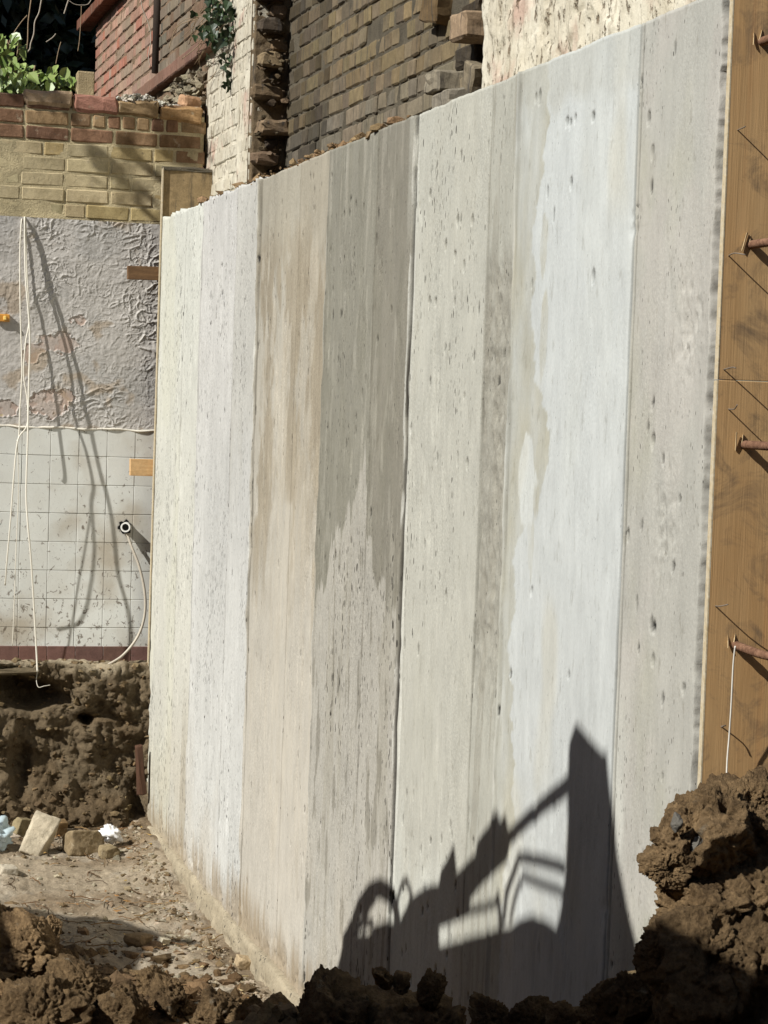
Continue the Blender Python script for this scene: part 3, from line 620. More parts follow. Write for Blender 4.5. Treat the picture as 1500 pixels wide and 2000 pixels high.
# hole and pipe stub in the tiles
ph = on(243, 1029, 1, BY-.012)
me = bpy.data.meshes.new('knocked_hole'); bm = bmesh.new(); n_ = 18; r0 = [.034*(1+.35*math.sin(i*2.1)*.5+U(-.15, .15)) for i in range(n_)]
vs1 = [bm.verts.new((r0[i]*math.cos(i*2*math.pi/n_), -.001, r0[i]*math.sin(i*2*math.pi/n_))) for i in range(n_)]; vs2 = [bm.verts.new((v.co.x*.8, .007, v.co.z*.8)) for v in vs1]
bm.faces.new(vs2); [bm.faces.new((vs1[i], vs1[(i+1) % n_], vs2[(i+1) % n_], vs2[i])) for i in range(n_)]; bm.to_mesh(me); bm.free()
add_obj('knocked_hole', me, kb, [M_BLACK], loc=Vector(ph)+Vector((0, -.002, 0))-Vector(KL))  # black dish, the shade of the hole is its colour
pp = thing('waste_pipe', 'short white plastic waste pipe poking out of the tiled wall', 'pipe', (ph[0]+.012, BY, ph[2]))
def ring_tube(name, r, ri, L):
    bm = bmesh.new(); n_ = 20; rings = []
    for (rad, y) in ((r, .02), (r, -L), (ri, -L), (ri, .02)): rings.append([bm.verts.new((rad*math.cos(2*math.pi*i/n_), y, rad*math.sin(2*math.pi*i/n_))) for i in range(n_)])
    for a in range(3): [bm.faces.new((rings[a][i], rings[a][(i+1) % n_], rings[a+1][(i+1) % n_], rings[a+1][i])) for i in range(n_)]
    bm.faces.new(rings[3]); return bm_mesh(name, bm, False)
add_obj('pipe_body', ring_tube('pipe_body', .025, .018, .055), pp, [M_WHITE], rot=(0, 0, -.25)); add_obj('bore_shade', tube('bore_shade', [(0, .02, 0), (0, -.03, 0)], .0182, 16, sub=1), pp, [M_BLACK], rot=(0, 0, -.25))  # black plug, the shade deep in the pipe is its colour
hs = [on(*q, 1, BY-d) for q, d in (((248, 1042), .03), ((258, 1070), .05), ((273, 1110), .07), ((283, 1160), .08), ((282, 1205), .08), ((268, 1245), .08), ((240, 1280), .09), ((210, 1299), .11))]
o = add_obj('flexible_hose', tube('flexible_hose', hs, .0068, 10), None, [m_plain('grey_hose', alb(158, 150, 136, .8), .5)]); tag(o, 'thin grey hose curving down the tiles from the waste pipe', 'hose')

# hanging cables
def cable(name, pts, r, label, mat, group=None, gap=1.4):
    o = add_obj(name, tube(name, [on(q[0], q[1], 1, BY-q[2]*(gap if q[2] > 0 else 1)) for q in pts], r, 8), None, [mat]); tag(o, label, 'cable', group); return o
M_CAB = m_plain('white_cable', (.66, .62, .52), .55, .4, .1, 200)
cable('hanging_cable', [(46, 432, -.02), (42, 432, .012), (39, 500, .03), (40, 620, .06), (43, 720, .08), (39, 800, .1), (37, 850, .11), (33, 862, .11)], .0038, 'leftmost strand of white cable looped over the peeling wall', M_CAB, None, .9)
cable('hanging_cable', [(47, 430, -.02), (50, 432, .012), (52, 520, .035), (57, 620, .055), (50, 670, .07), (46, 730, .08), (53, 780, .09), (53, 830, .1), (35, 860, .11), (27, 930, .12), (21, 1010, .12), (14, 1090, .11), (10, 1143, .08)], .0038, 'white cable strand twisting left and ending loose over the tiles', M_CAB)
cable('hanging_cable', [(49, 430, -.02), (48, 433, .015), (50, 540, .04), (58, 650, .06), (56, 760, .08), (54, 860, .1), (51, 960, .11), (54, 1020, .12), (60, 1085, .12), (66, 1180, .11), (71, 1270, .11), (73, 1312, .12)], .0047, 'longest white cable hanging past the skirting with frayed end', M_CAB, None, 1.75)
cable('bare_wire', [(73, 1310, .12), (71, 1328, .12), (75, 1342, .13), (86, 1340, .13), (98, 1338, .12)], .0018, 'thin bare wire curling from the longest cable end', M_CAB)
cable('bare_wire', [(34, 866, .11), (36, 960, .10), (31, 1080, .09), (27, 1200, .08), (24, 1262, .07)], .0022, 'thin straight wire hanging beside the cable down the tiles', M_CAB)
# brass socket box at the frame edge
sb = thing('socket_back_box', 'small brassy metal socket box on the peeling wall', 'socket box', on(4, 621, 1, BY-.01)); MB_ = m_plain('brassy_metal', alb(170, 120, 48, .7), .4, .6, .2, 40)
add_obj('box_body', rough_box('box_body', .075, .03, .038, .003, .0005), sb, [MB_]); add_obj('box_lug', rough_box('box_lug', .014, .012, .02, .002, .0005), sb, [m_plain('pale_lug', alb(222, 190, 110, .8), .4)], loc=(.012, -.02, 0))

# ------------------------------------------------------------------ formwork left at the ends
fs = thing('stop_end_board', 'stained plywood stop board standing behind the far end of concrete', 'formwork board', (.12, 11.27, 2.0))
me = rough_box('board_face', .252, .016, 3.27, .001, .001, origin=(0, .5, 0)); add_obj('board_face', me, fs, [M_DPLY], loc=(-.121, 0, -1.95+.0), color=col4(alb(112, 96, 70, .62)))
add_obj('board_edge', rough_box('board_edge', .006, .030, 3.272, 0, .0003, origin=(0, .5, 0)), fs, [M_PLYE], loc=(-.1272, -.006, -1.95))
add_obj('cement_crust', rough_box('cement_crust', .252, .018, .02, .004, .004, 2, 4, origin=(0, .5, 0)), fs, [M_MORT], loc=(-.124, 0, 1.31))
def batten(px0, px1, py0, py1, mat, label):
    a = on(px0, py0, 1, 11.285); b = on(px1, py1, 1, 11.285); h = a[2]-b[2]
    o = add_obj('timber_batten', rough_box('timber_batten', .26, .045, h, .002, .001, origin=(0, .5, .5)), None, [mat], loc=(a[0], 11.302, (a[2]+b[2])/2), rot=(0, U(-.01, .01), 0)); tag(o, label, 'timber batten', 'battens tying the far stop board'); return o
batten(250, 312, 519, 548, m_wood('dark_timber', alb(98, 74, 50, .7), alb(74, 54, 36, .7)), 'dark brown batten end poking out beside the peeling paint')
batten(255, 300, 896, 930, m_wood('pale_timber', alb(172, 142, 102, .68), alb(148, 116, 78, .68)), 'pale sawn batten end poking out beside the tiles')
o = add_obj('timber_post', rough_box('timber_post', .036, .04, .25, .004, .004, 1, 3, origin=(.5, .5, 0)), None, [m_wood('red_timber', alb(84, 58, 42, .95), alb(62, 44, 32, .95), (30, 30, 3))], loc=(-.038, 11.13, .16), rot=(0, -.08, 0)); tag(o, 'reddish timber post stub behind the foot of the concrete', 'timber post')

pf = thing('plywood_stop_end', 'tan plywood stop end with nails and rebar holes at near edge', 'formwork board', (.3, 4.33, 2.0))
PFL = Vector(pf.location)
for (z0, z1) in ((.55, 2.2445), (2.2462, 3.75)):
    s_ = add_obj('plywood_sheet', rough_box('plywood_sheet', .95, .017, z1-z0, .001, .0004, origin=(0, .5, 0)), pf, [M_PLY], loc=Vector((.0020, 4.33, z0))-PFL)
    add_obj('sheet_edge', rough_box('sheet_edge', .003, .0175, z1-z0-.001, 0, .0006, origin=(0, .5, 0)), s_, [M_PLYE], loc=(-.0032, 0, 0))
M_NAIL = m_plain('nail_steel', (.16, .13, .10), .6, .4)
for (px, py, L) in ((1441, 254, .06), (1424, 500, .055), (1414, 722, .065), (1423, 799, .05), (1398, 1184, .05), (1408, 1420, .03)):
    p = Vector(on(px, py, 1, 4.321))
    n_ = add_obj('nail', tube('nail', [p+Vector((0, .004, 0)), p+Vector((U(-.004, .004), -L*.6, U(-.002, .006))), p+Vector((U(-.014, .014), -L, U(-.004, .012)))], .0014, 6, sub=3), pf, [M_NAIL], loc=-PFL)
M_SPL = m_plain('splinter', alb(164, 142, 106, .95), .8)
for (px, py) in ((1480, 80), (1460, 478), (1445, 868), (1430, 1255)):
    p = Vector(on(px, py, 1, 4.321))
    for (dx, dz, l, a) in ((-.011, -.002, .036, .15), (.003, .007, .026, .25)):
        l *= U(.6, 1.2); add_obj('splinter', rough_box('splinter', .0026, .003, l, .001, .0012, origin=(.5, .5, .3)), pf, [M_SPL], loc=p+Vector((dx, -.004, dz))-PFL, rot=(U(-.5, .2), a+U(-.2, .2), 0))
RL = ['uppermost rusty rebar poking through the plywood near frame top', 'second rusty rebar from the top poking through plywood', 'third rusty rebar down, just below the plywood seam', 'lowest rusty rebar with a white string tied to it']
for i, (px, py) in enumerate(((1480, 84), (1460, 479), (1445, 868), (1430, 1257))):
    p = on(px, py, 1, 4.34); L = .55; pts = [(p[0]+U(-.002, .002)*k, 4.36-L*k/10, p[2]-(.0016*k if i == 3 else 0)) for k in range(11)]
    me = tube('rebar', pts, .0082, 12, sub=9, rf=lambda t, j: 1.0+(.16 if j % 2 == 0 else 0)); tag(add_obj('rebar', me, None, [M_RUST]), RL[i], 'rebar', 'rebars through the plywood stop end')
ws = [on(1436, 1262, 1, 4.26), on(1432, 1300, 1, 4.27), on(1428, 1380, 1, 4.28), on(1424, 1440, 1, 4.29), on(1420, 1490, 1, 4.29), on(1418, 1560, 1, 4.28)]
tag(add_obj('string', tube('string', ws, .0019, 6), None, [m_plain('white_string', (.6, .57, .5), .9)]), 'white string hanging down the plywood from the lowest rebar', 'string')

# ------------------------------------------------------------------ pit floor and earth
def nonuni(a, b, st, far, n=14):
    c = np.arange(a, b, st); g = np.geomspace(st*3, far, n); return np.concatenate([(a-g)[::-1], c, b+g])
def floor_h(X, Y):
    h = -.085+.055*sstep(10.2, 11.2, Y)+.03*f2(X*1.3, Y*1.3, 3, 2)+.018*f2(X*5, Y*5, 4, 6)+.010*np.abs(f2(X*16, Y*16, 4, 9))+.005*f2(X*55, Y*55, 3, 12)
    # spoil thrown up at the lower left
    h = h+.20*np.exp(-((X+1.12)/.34)**2-((Y-8.35)/.55)**2)+.10*np.exp(-((X+.55)/.30)**2-((Y-7.75)/.28)**2)
    h = h+.06*np.exp(-((X+.02)/.12)**2)*sstep(9.6, 10.8, Y)
    return h
xs = nonuni(-2.2, .06, .0105, 120); ys = nonuni(6.2, 11.5, .0125, 120); X, Y = np.meshgrid(xs, ys, indexing='ij')
H = floor_h(X, Y); H = np.where((X > .3), -.3, H); far = np.maximum(np.abs(X), np.abs(Y-8)) > 6; H = np.where(far, -.12, H)
k = sstep(-.2, .5, f2(X*2.2, Y*2.2, 4, 3))[..., None]; cg = alb(158, 144, 122, 1.25)*(1-k)+alb(134, 118, 96, 1.25)*k
k = sstep(.15, .5, f2(X*6, Y*6, 4, 8))[..., None]; cg = cg*(1-.5*k)+alb(172, 162, 144, 1.25)*.5*k
k = np.clip(np.exp(-((X+1.12)/.42)**2-((Y-8.35)/.65)**2)*1.6+np.exp(-((X+.55)/.36)**2-((Y-7.75)/.34)**2)*1.6+sstep(7.9, 7.5, Y), 0, 1)[..., None]; cg = cg*(1-k)+alb(104, 80, 54, 1.1)*k
k = (sstep(10.7, 11.1, Y+.2*f2(X*3, Y*3, 3, 4)))[..., None]*.7; cg = cg*(1-k)+alb(108, 92, 70, 1.2)*k
tag(add_obj('pit_floor', grid_np('pit_floor', np.stack([X, Y, H], -1), cg), None, [M_FLOOR]), kind='structure')
# cut earth face under the kitchen floor
xs = np.arange(-2.4, .06, .0085); ss = np.arange(0, 1.0001, .0085); X, S = np.meshgrid(xs, ss, indexing='ij')
Zf = .80-.90*sstep(0, 1, .12+.88*S)*1.0; Zf = .80-.84*np.clip((S-.16)/.84, 0, 1)
Yf = np.where(S < .16, 11.44-(S/.16)*.20, 11.24-.06*(S-.16)); P = np.stack([X*3.1, Yf*3.1, Zf*3.1], -1)
sm_ = 1-.55*sstep(.4, .6, S+.2*f2(X*3, S*3, 3, 5)); Pd = np.stack([P[..., 0]*.8+P[..., 2]*.5, P[..., 1], P[..., 2]*1.6-P[..., 0]*.5], -1)
lump = f3(P, 4, 1, .55)*.085+(np.abs(f3(P*3.3, 4, 3, .55))*.055-.03+f3(P*11, 4, 2, .6)*.018)*(.35+.65*sm_)+.006*f3(P*30, 3, 4)+.05*np.clip(1-np.abs(n3(Pd*1.1, 6))*5, 0, 1)*(1-sm_)
cav = np.zeros_like(X)
for (px, py, rx, rz, dp) in ((60, 1368, .17, .06, .22), (20, 1345, .22, .04, .16), (170, 1410, .035, .03, .16), (268, 1580, .05, .12, .12), (40, 1500, .05, .16, .09), (150, 1560, .10, .05, .06), (230, 1480, .08, .14, .05)):
    p = on(px, py, 1, 11.22); cav = cav+dp*np.exp(-(((X-p[0])/rx)**2+((Zf-p[2])/rz)**2)**1.5)
sl_ = sstep(.05, .25, S); Yd = Yf-lump*sl_+cav*sl_-.06*sstep(.7, 1, S); Zd = Zf+.03*f3(P*1.7, 3, 5)*sl_+np.where(S < .16, .012*f2(X*20, S*30, 3, 2)+.006, 0)
k = sstep(.22, .12, S+.08*f2(X*6, S*5, 3, 3))[..., None]; cE = alb(90, 78, 60, .78)*(1-k)+alb(142, 130, 108, .9)*k
k2 = sstep(.0, .5, f2(X*5, Zf*5, 4, 9))[..., None]; cE = cE*(1-.6*k2)+alb(76, 62, 44, .78)*.6*k2
tag(add_obj('earth_face', grid_np('earth_face', np.stack([X, Yd, Zd], -1), cE, flip=True), None, [M_EARTH]), kind='structure')
o = add_obj('floor_slab', rough_box('floor_slab', 1.45, .18, .036, .006, .012, 5, 5, origin=(1, 1, .5)), None, [m_mortar('old_slab', alb(98, 87, 68, .9))], loc=(-.56, 11.43, .77)); tag(o, 'broken edge of thin concrete floor slab below the skirting', 'floor slab')

# rubble things on the floor
def broken(name, dx, dy, dz, seed, ncut=7):
    bm = bmesh.new(); bmesh.ops.create_icosphere(bm, subdivisions=5, radius=1); V = np.array([v.co[:] for v in bm.verts]); F = np.array([[v.index for v in f.verts] for f in bm.faces]); bm.free()
    r_ = np.random.default_rng(seed); hd = np.array([dx, dy, dz])/2; N = np.concatenate([np.eye(3), -np.eye(3)]); D = np.concatenate([hd, hd])*(1+.04*r_.standard_normal(6)); N = N+.05*r_.standard_normal(N.shape)
    c = r_.standard_normal((ncut, 3)); c /= np.linalg.norm(c, axis=1)[:, None]; N = np.concatenate([N, c]); D = np.concatenate([D, (np.abs(c)*hd).sum(1)*(.66+.22*r_.random(ncut))])
    W = V+.05*np.stack([n3(V*3+seed+k*4, k+2) for k in range(3)], -1); W /= np.linalg.norm(W, axis=1)[:, None]
    r = (D/np.maximum(W@N.T, .02)).min(1); P = V*r[:, None]; P = P*(1+.035*f3(P*60+seed, 4, 2, .6)-.05*np.clip(f3(P*110+seed, 3, 4)-.45, 0, 1))[:, None]
    return mesh_np(name, P, F)
def rubble(name, px, py, y, dims, rot, colr, label, seed, cat, mat=None, wear=(.008, .007), group=None):
    p = on(px, py, 1, y); p[2] = max(p[2], float(floor_h(np.array(p[0]), np.array(p[1])))+dims[2]*.36)
    o = add_obj(name, broken(name, *dims, seed, 7 if wear[0] < .009 else 18), None, [mat or M_RUB], loc=p, rot=rot, color=col4(colr)); tag(o, label, cat, group); return o
rubble('broken_brick', 77, 1632, 10.75, (.13, .075, .20), (-.45, .38, -.25), alb(190, 178, 154, 1.2), 'tallest pale broken brick leaning on the pit floor rubble', 1, 'broken brick')
rubble('broken_brick', 160, 1646, 10.75, (.19, .10, .12), (-.25, .10, .45), alb(156, 138, 108, 1.2), 'wide tan broken brick right of the tall leaning one', 2, 'broken brick')
rubble('broken_brick', 210, 1663, 10.68, (.085, .085, .055), (.05, 0, .2), alb(146, 130, 100, 1.2), 'small stub of brick below the crumpled white paper', 3, 'broken brick')
rubble('broken_brick', 45, 1640, 11.08, (.09, .06, .10), (.1, .2, .5), alb(150, 136, 104, 1.2), 'yellowish brick scrap behind the tall leaning broken brick', 4, 'broken brick')
rubble('broken_brick', 116, 1640, 11.05, (.06, .06, .09), (.2, .1, .2), alb(128, 104, 72, 1.1), 'dark brown brick scrap between two larger broken bricks', 5, 'broken brick')
rubble('stone', 17, 1712, 10.35, (.085, .07, .05), (.2, .1, .4), alb(190, 180, 160, 1.1), 'pale rounded stone near the left edge of the floor', 6, 'stone', None, (.016, .009))
rubble('stone', 318, 1882, 8.95, (.05, .04, .025), (.1, .2, .4), alb(214, 204, 180, 1.1), 'small bright white stone at the edge of the shadow', 7, 'stone', None, (.010, .004))
rubble('stone', 478, 1897, 8.6, (.075, .06, .05), (.3, .2, .1), alb(176, 156, 124, 1.1), 'tan stone against the foot of the tan panel', 8, 'stone', None, (.016, .008))
rubble('stone', 268, 1868, 9.0, (.10, .08, .05), (.1, .1, .9), alb(128, 108, 80, 1.0), 'flat brown stone lying inside the floor shadow', 9, 'stone', None, (.014, .009))
# crumpled paper and plastic bag
def crumple(name, r, seed, amp, squash):
    bm = bmesh.new(); bmesh.ops.create_icosphere(bm, subdivisions=4, radius=1); V = np.array([v.co[:] for v in bm.verts]); q = np.abs(n3(V*2.3, seed))+.5*np.abs(n3(V*5, seed+1))
    for v, a in zip(bm.verts, q): v.co *= r*(1-amp+amp*2.2*a); v.co.z *= squash
    return bm_mesh(name, bm, True)
o = add_obj('crumpled_paper', crumple('crumpled_paper', .05, 3, .28, .75), None, [m_plain('white_paper', (.78, .77, .75), .8, .2, .04)], loc=on(216, 1629, 1, 10.82), rot=(.4, .3, .2)); tag(o, 'crumpled white paper ball on the earth beside the broken bricks', 'paper')
o = add_obj('plastic_bag', crumple('plastic_bag', .085, 5, .35, .9), None, [m_plain('bluish_plastic', (.50, .60, .62), .25, .6, .1, 20, Alpha=.75)], loc=on(-10, 1634, 1, 10.8), rot=(.1, .2, 0)); tag(o, 'pale blue clear plastic bag at the left edge', 'plastic bag')

# clods
def crumbs(V, n, Rr, seed):
    r_ = np.random.default_rng(seed); p = r_.standard_normal((n, 3)); p = (p/np.linalg.norm(p, axis=1)[:, None]).astype(np.float32); am = (.35+.65*r_.random(n)).astype(np.float32)
    rad = (Rr*(.6+.8*r_.random(n))).astype(np.float32); out = np.zeros(len(V), np.float32)
    for i in range(0, len(V), 8000):
        d2 = np.maximum(2-2*(V[i:i+8000].astype(np.float32)@p.T), 0)/rad**2; out[i:i+8000] = (np.sqrt(np.maximum(1-d2, 0))*am*rad).max(1)
    return out
def clod_mesh(name, sub, seed, rough=1.0, flat=1.0, mat=None):
    bm = bmesh.new(); bmesh.ops.create_icosphere(bm, subdivisions=sub, radius=1); V = np.array([v.co[:] for v in bm.verts]); F = np.array([[v.index for v in f.verts] for f in bm.faces]); bm.free()
    off = seed*5.7; W = V+.12*np.stack([n3(V*3+off+k*3, k) for k in range(3)], -1); W /= np.linalg.norm(W, axis=1)[:, None]
    r_ = np.random.default_rng(seed*77); pn = r_.standard_normal((22, 3)); pn /= np.linalg.norm(pn, axis=1)[:, None]; pdist = .58+.40*r_.random(22)
    Vw = V+.10*np.stack([n3(V*2.2+off+k*4, k+2) for k in range(3)], -1); Vw /= np.linalg.norm(Vw, axis=1)[:, None]
    r = np.minimum((pdist/np.maximum(Vw@pn.T, .12)).min(1), 1.35)*1.12
    amp = .45+.55*sstep(-.3, .4, n3(V*1.9+off, seed+3))
    r = r+rough*amp*(.45*crumbs(W, 160, .16, seed+1)+.75*crumbs(W, 1100, .06, seed+2)+1.0*crumbs(W, 3800, .034, seed+4)+.11*f3(V*9+off, 5, seed+3, .65)+.016*f3(V*60+off, 2, seed+6))
    ho = np.clip(f3(V*2.3+off+9, 3, seed+5)-.42, 0, 1); r = r-.7*ho*rough-rough*.15*np.clip(1-np.abs(n3(W*3.1+off, seed+1))*6, 0, 1)*sstep(-.2, .3, n3(W*2+off, seed))-rough*.05*np.clip(1-np.abs(n3(W*8+off, seed+2))*5, 0, 1)
    V = V*(np.clip(r, .35, 3)/1.05)[:, None]; V[:, 2] *= flat; me = mesh_np(name, V, F); me.materials.append(mat or M_CLOD); return me
CL = [clod_mesh('clod', 6, 1, 1.2), clod_mesh('clod', 6, 2, 1.0, .85), clod_mesh('clod', 6, 3, 1.3, .8), clod_mesh('clod', 6, 4, .7, .8)]
CS = [clod_mesh('clod', 4, 5, 1.1), clod_mesh('clod', 4, 6, 1.1, .8), clod_mesh('clod', 5, 7, 1.2, .9)]
def clod(px, py, y, r, label=None, me=None, tone=1.0, group=None, rot=None, sc=(1, 1, 1), parent=None, name='earth_clod'):
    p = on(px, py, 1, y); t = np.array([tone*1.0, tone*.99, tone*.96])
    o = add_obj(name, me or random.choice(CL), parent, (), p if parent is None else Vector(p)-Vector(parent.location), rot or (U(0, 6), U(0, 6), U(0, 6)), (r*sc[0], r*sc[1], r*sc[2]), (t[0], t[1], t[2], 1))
    if label: tag(o, label, 'earth clod', group)
    return o
G = 'clods on the spoil heap'
# big crumbly lump against the stop end
bl = thing('clay_lump', 'large crumbly brown clay lump piled against the plywood stop end', 'clay lump', on(1400, 1800, 1, 4.1))
for (px, py, y, r, m, tn) in ((1390, 1650, 4.16, .115, 0, 1.0), (1330, 1640, 4.14, .070, 2, 1.05), (1460, 1620, 4.18, .10, 2, 1.0), (1300, 1690, 4.10, .045, 0, 1.0), (1375, 1770, 4.12, .115, 1, 1.05), (1470, 1780, 4.12, .13, 0, .95), (1310, 1850, 4.08, .066, 2, .8), (1390, 1870, 4.05, .12, 0, .8), (1480, 1900, 4.05, .13, 2, .8), (1500, 1690, 4.2, .11, 1, 1), (1450, 1560, 4.22, .05, 2, 1.1), (1490, 1560, 4.22, .055, 0, 1.1), (1400, 1590, 4.2, .05, 2, 1.1), (1345, 1610, 4.14, .035, 0, 1.1), (1290, 1635, 4.12, .022, 2, 1.1), (1278, 1870, 4.08, .035, 0, .7)):
    clod(px, py, y, r, None, CL[m], tn, parent=bl, name='lump_piece')
M_FLINT = m_plain('grey_flint', alb(92, 88, 80, 1.1), .9)
for (px, py, r) in ((1322, 1608, .017), (1362, 1655, .018)):
    p = on(px, py, 1, 4.07); add_obj('flint', clod_mesh('flint', 5, 11, .7, .7, M_FLINT), bl, [], loc=Vector(p)-Vector(bl.location), scale=(r, r, r), rot=(U(0, 3), U(0, 3), 0))
# spoil heap the camera stands over
xs = np.arange(-2.6, .9, .013); ys = np.arange(1.5, 5.9, .013); X, Y = np.meshgrid(xs, ys, indexing='ij')
H = .80+.10*f2(X*2, Y*2, 3, 4)+.06*np.abs(f2(X*6, Y*6, 4, 7))+.03*np.abs(f2(X*18, Y*18, 4, 2))+.006*f2(X*60, Y*60, 2, 5)
H = H+.36*sstep(-.25, .22, X)*sstep(3.5, 4.1, Y)*sstep(4.9, 4.3, Y)-.12*sstep(3.9, 3.2, Y)
H = H-1.05*sstep(4.5, 5.7, Y+.25*(X+.3)+.15*f2(X*3, Y*3, 3, 9))-.5*sstep(-.75, -1.25, X+.1*f2(Y*3, X*3, 2, 3))*sstep(3.4, 4.6, Y)
P = np.stack([X, Y, H], -1)
k = sstep(-.2, .5, f2(X*4, Y*4, 4, 11))[..., None]; cs = alb(100, 83, 60, 1.0)*(1-k)+alb(126, 106, 78, 1.0)*k
tag(add_obj('spoil_heap', grid_np('spoil_heap', P, cs), None, [M_EARTH]), 'dark loose spoil heap across the foot of the picture', kind='stuff')
for a in ((735, 2070, 4.75, .185, 'large dark rounded clod at the bottom centre', 3, .8), (640, 2010, 4.78, .10, 'low dark clod left of the rounded clod', 0, .8), (835, 2030, 4.74, .11, 'low dark clod right of the rounded clod', 1, .8), (617, 1940, 4.8, .030, 'small dark clod on the left shoulder of the rounded clod', 0, .7), (747, 1908, 4.72, .028, 'crumb of earth coloured as sunlit on top of the rounded clod', 2, 1.2), (783, 1918, 4.72, .022, 'smaller crumb coloured as sunlit right of the first one', 0, 1.2),
          (842, 1935, 4.7, .045, 'upright dark clod against the shaded concrete', 1, .85), (960, 1995, 4.6, .055, 'dark crumbly clod left of the brown one at bottom', 2, .7), (1035, 1990, 4.55, .05, 'black crumbly clod at the bottom edge', 0, .65), (1095, 1995, 4.5, .045, 'brown clod between black clod and pale clod', 1, 1.05), (1180, 1975, 4.35, .062, 'pale clod coloured as sunlit left of the large clay lump', 2, 1.2),
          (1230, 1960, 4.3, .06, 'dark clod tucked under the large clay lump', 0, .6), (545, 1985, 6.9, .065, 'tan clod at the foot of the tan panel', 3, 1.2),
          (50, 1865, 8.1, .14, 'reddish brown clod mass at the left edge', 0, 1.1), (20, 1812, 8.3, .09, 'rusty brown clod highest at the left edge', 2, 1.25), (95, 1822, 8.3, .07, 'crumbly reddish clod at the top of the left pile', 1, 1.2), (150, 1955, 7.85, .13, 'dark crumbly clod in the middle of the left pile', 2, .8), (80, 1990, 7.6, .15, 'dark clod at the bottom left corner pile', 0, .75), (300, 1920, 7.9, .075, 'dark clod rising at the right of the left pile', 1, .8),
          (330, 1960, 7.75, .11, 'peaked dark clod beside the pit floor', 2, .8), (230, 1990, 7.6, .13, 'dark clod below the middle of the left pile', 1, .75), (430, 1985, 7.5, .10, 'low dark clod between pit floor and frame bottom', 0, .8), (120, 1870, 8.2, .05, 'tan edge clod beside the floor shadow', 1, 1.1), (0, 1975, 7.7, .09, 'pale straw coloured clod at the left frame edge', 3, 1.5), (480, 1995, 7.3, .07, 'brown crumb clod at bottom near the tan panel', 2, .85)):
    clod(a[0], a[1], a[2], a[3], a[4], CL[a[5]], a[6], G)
# scattered crumbs, gravel, litter as uncountable stuff
def scatter(name, n, place, size, mat, label, blades=False, seg=1):
    ico = bmesh.new(); bmesh.ops.create_icosphere(ico, subdivisions=seg, radius=1); IV = np.array([v.co[:] for v in ico.verts]); IF = np.array([[v.index for v in f.verts] for f in ico.faces]); ico.free()
    Vs, Fs, Cs = [], [], []; b0 = 0
    for i in range(n):
        p, c_ = place(); s_ = size(); q = IV*(1+.35*rng.standard_normal((len(IV), 1)))*np.array([U(.7, 1.3), U(.7, 1.3), U(.45, .9)])*s_
        a = U(0, 6.3); ca, sa = math.cos(a), math.sin(a); q = np.stack([q[:, 0]*ca-q[:, 1]*sa, q[:, 0]*sa+q[:, 1]*ca, q[:, 2]], -1)
        Vs.append(q+np.array(p)); Fs.append(IF+b0); Cs.append(np.repeat(np.array(c_)[None], len(IV), 0)); b0 += len(IV)
    o = add_obj(name, mesh_np(name, np.concatenate(Vs), np.concatenate(Fs), np.concatenate(Cs), False), None, [mat]); tag(o, label, kind='stuff'); return o
def pg():
    while True:
        y = U(7.2, 11.25); x = -U(.06, 1.9)**1.0
        if x > -.06: continue
        if f2(np.array(x*2.), np.array(y*2.), 3, 14) < -.25 and random.random() < .6: continue
        if random.random() < .35: x = -.06-abs(random.gauss(0, .10))
        return (x, y, float(floor_h(np.array(x), np.array(y)))), shade(random.choice([alb(164, 152, 130, 1.2), alb(140, 124, 100, 1.2), alb(172, 160, 138, 1.2), alb(116, 98, 72, 1.2)]), .14)
scatter('gravel', 3600, pg, lambda: min(.036, .0035+random.expovariate(1/.0040)), M_FLOOR, 'loose gravel and crumbs over the pit floor')
def ph_():
    x, y = U(-1.3, .5), U(3.6, 5.2); i = int((x+2.6)/.013); j = int((y-1.5)/.013); return (x, y, float(H[i, j])), shade(alb(122, 102, 74, 1.0), .35)
scatter('loose_crumbs', 5200, ph_, lambda: min(.034, .004+random.expovariate(1/.008)), M_EARTH, 'loose earth crumbs over the spoil heap')
def pq():
    while True:
        x, y = random.gauss(-.9, .42), random.gauss(8.05, .42)
        if x < -.1: return (x, y, float(floor_h(np.array(x), np.array(y)))+.004), shade(alb(104, 84, 60, 1.0), .35)
scatter('spilled_crumbs', 2600, pq, lambda: min(.045, .004+random.expovariate(1/.009)), M_EARTH, 'crumbled earth spilled round the left pile of clods')
def pe():
    i = random.randrange(X_e.shape[0]); j = random.randrange(5, X_e.shape[1]); return (X_e[i, j], Y_e[i, j]-.004, Z_e[i, j]), shade(alb(104, 88, 64, .9), .4)
X_e, Y_e, Z_e = np.meshgrid(np.arange(-2.4, .06, .0085), np.arange(0, 1.0001, .0085), indexing='ij')[0], Yd, Zd
scatter('earth_crumbs', 1300, pe, lambda: min(.024, .004+random.expovariate(1/.005)), M_EARTH, 'crumbs and small stones in the cut earth face')
def pl():
    x = -.213+U(-.03, .30)*1.0; x = random.gauss(-.10, .10); x = max(-.33, min(.12, x)); hh = .05*math.exp(-((x+.11)/.13)**2); return (x, 11.44+U(-.02, .12), 3.655+U(0, hh)), shade(alb(176, 170, 156, .9), .2)
scatter('mortar_rubble', 520, pl, lambda: U(.004, .016), M_EARTH, 'heap of pale grey mortar rubble on the wall top')
def pt_():
    return (U(.27, .41), U(10.26, 10.40), U(3.06, 4.3)), shade(alb(84, 72, 56, .9), .5)
scatter('toothing_mortar', 170, pt_, lambda: min(.022, .004+random.expovariate(1/.006)), M_EARTH, 'broken mortar lumps between the torn out bricks')
def pd():
    y = U(6.85, 10.3); return (U(.004, .30), y, 3.06+U(-.004, .022)), shade(alb(150, 124, 92, 1.3), .3)
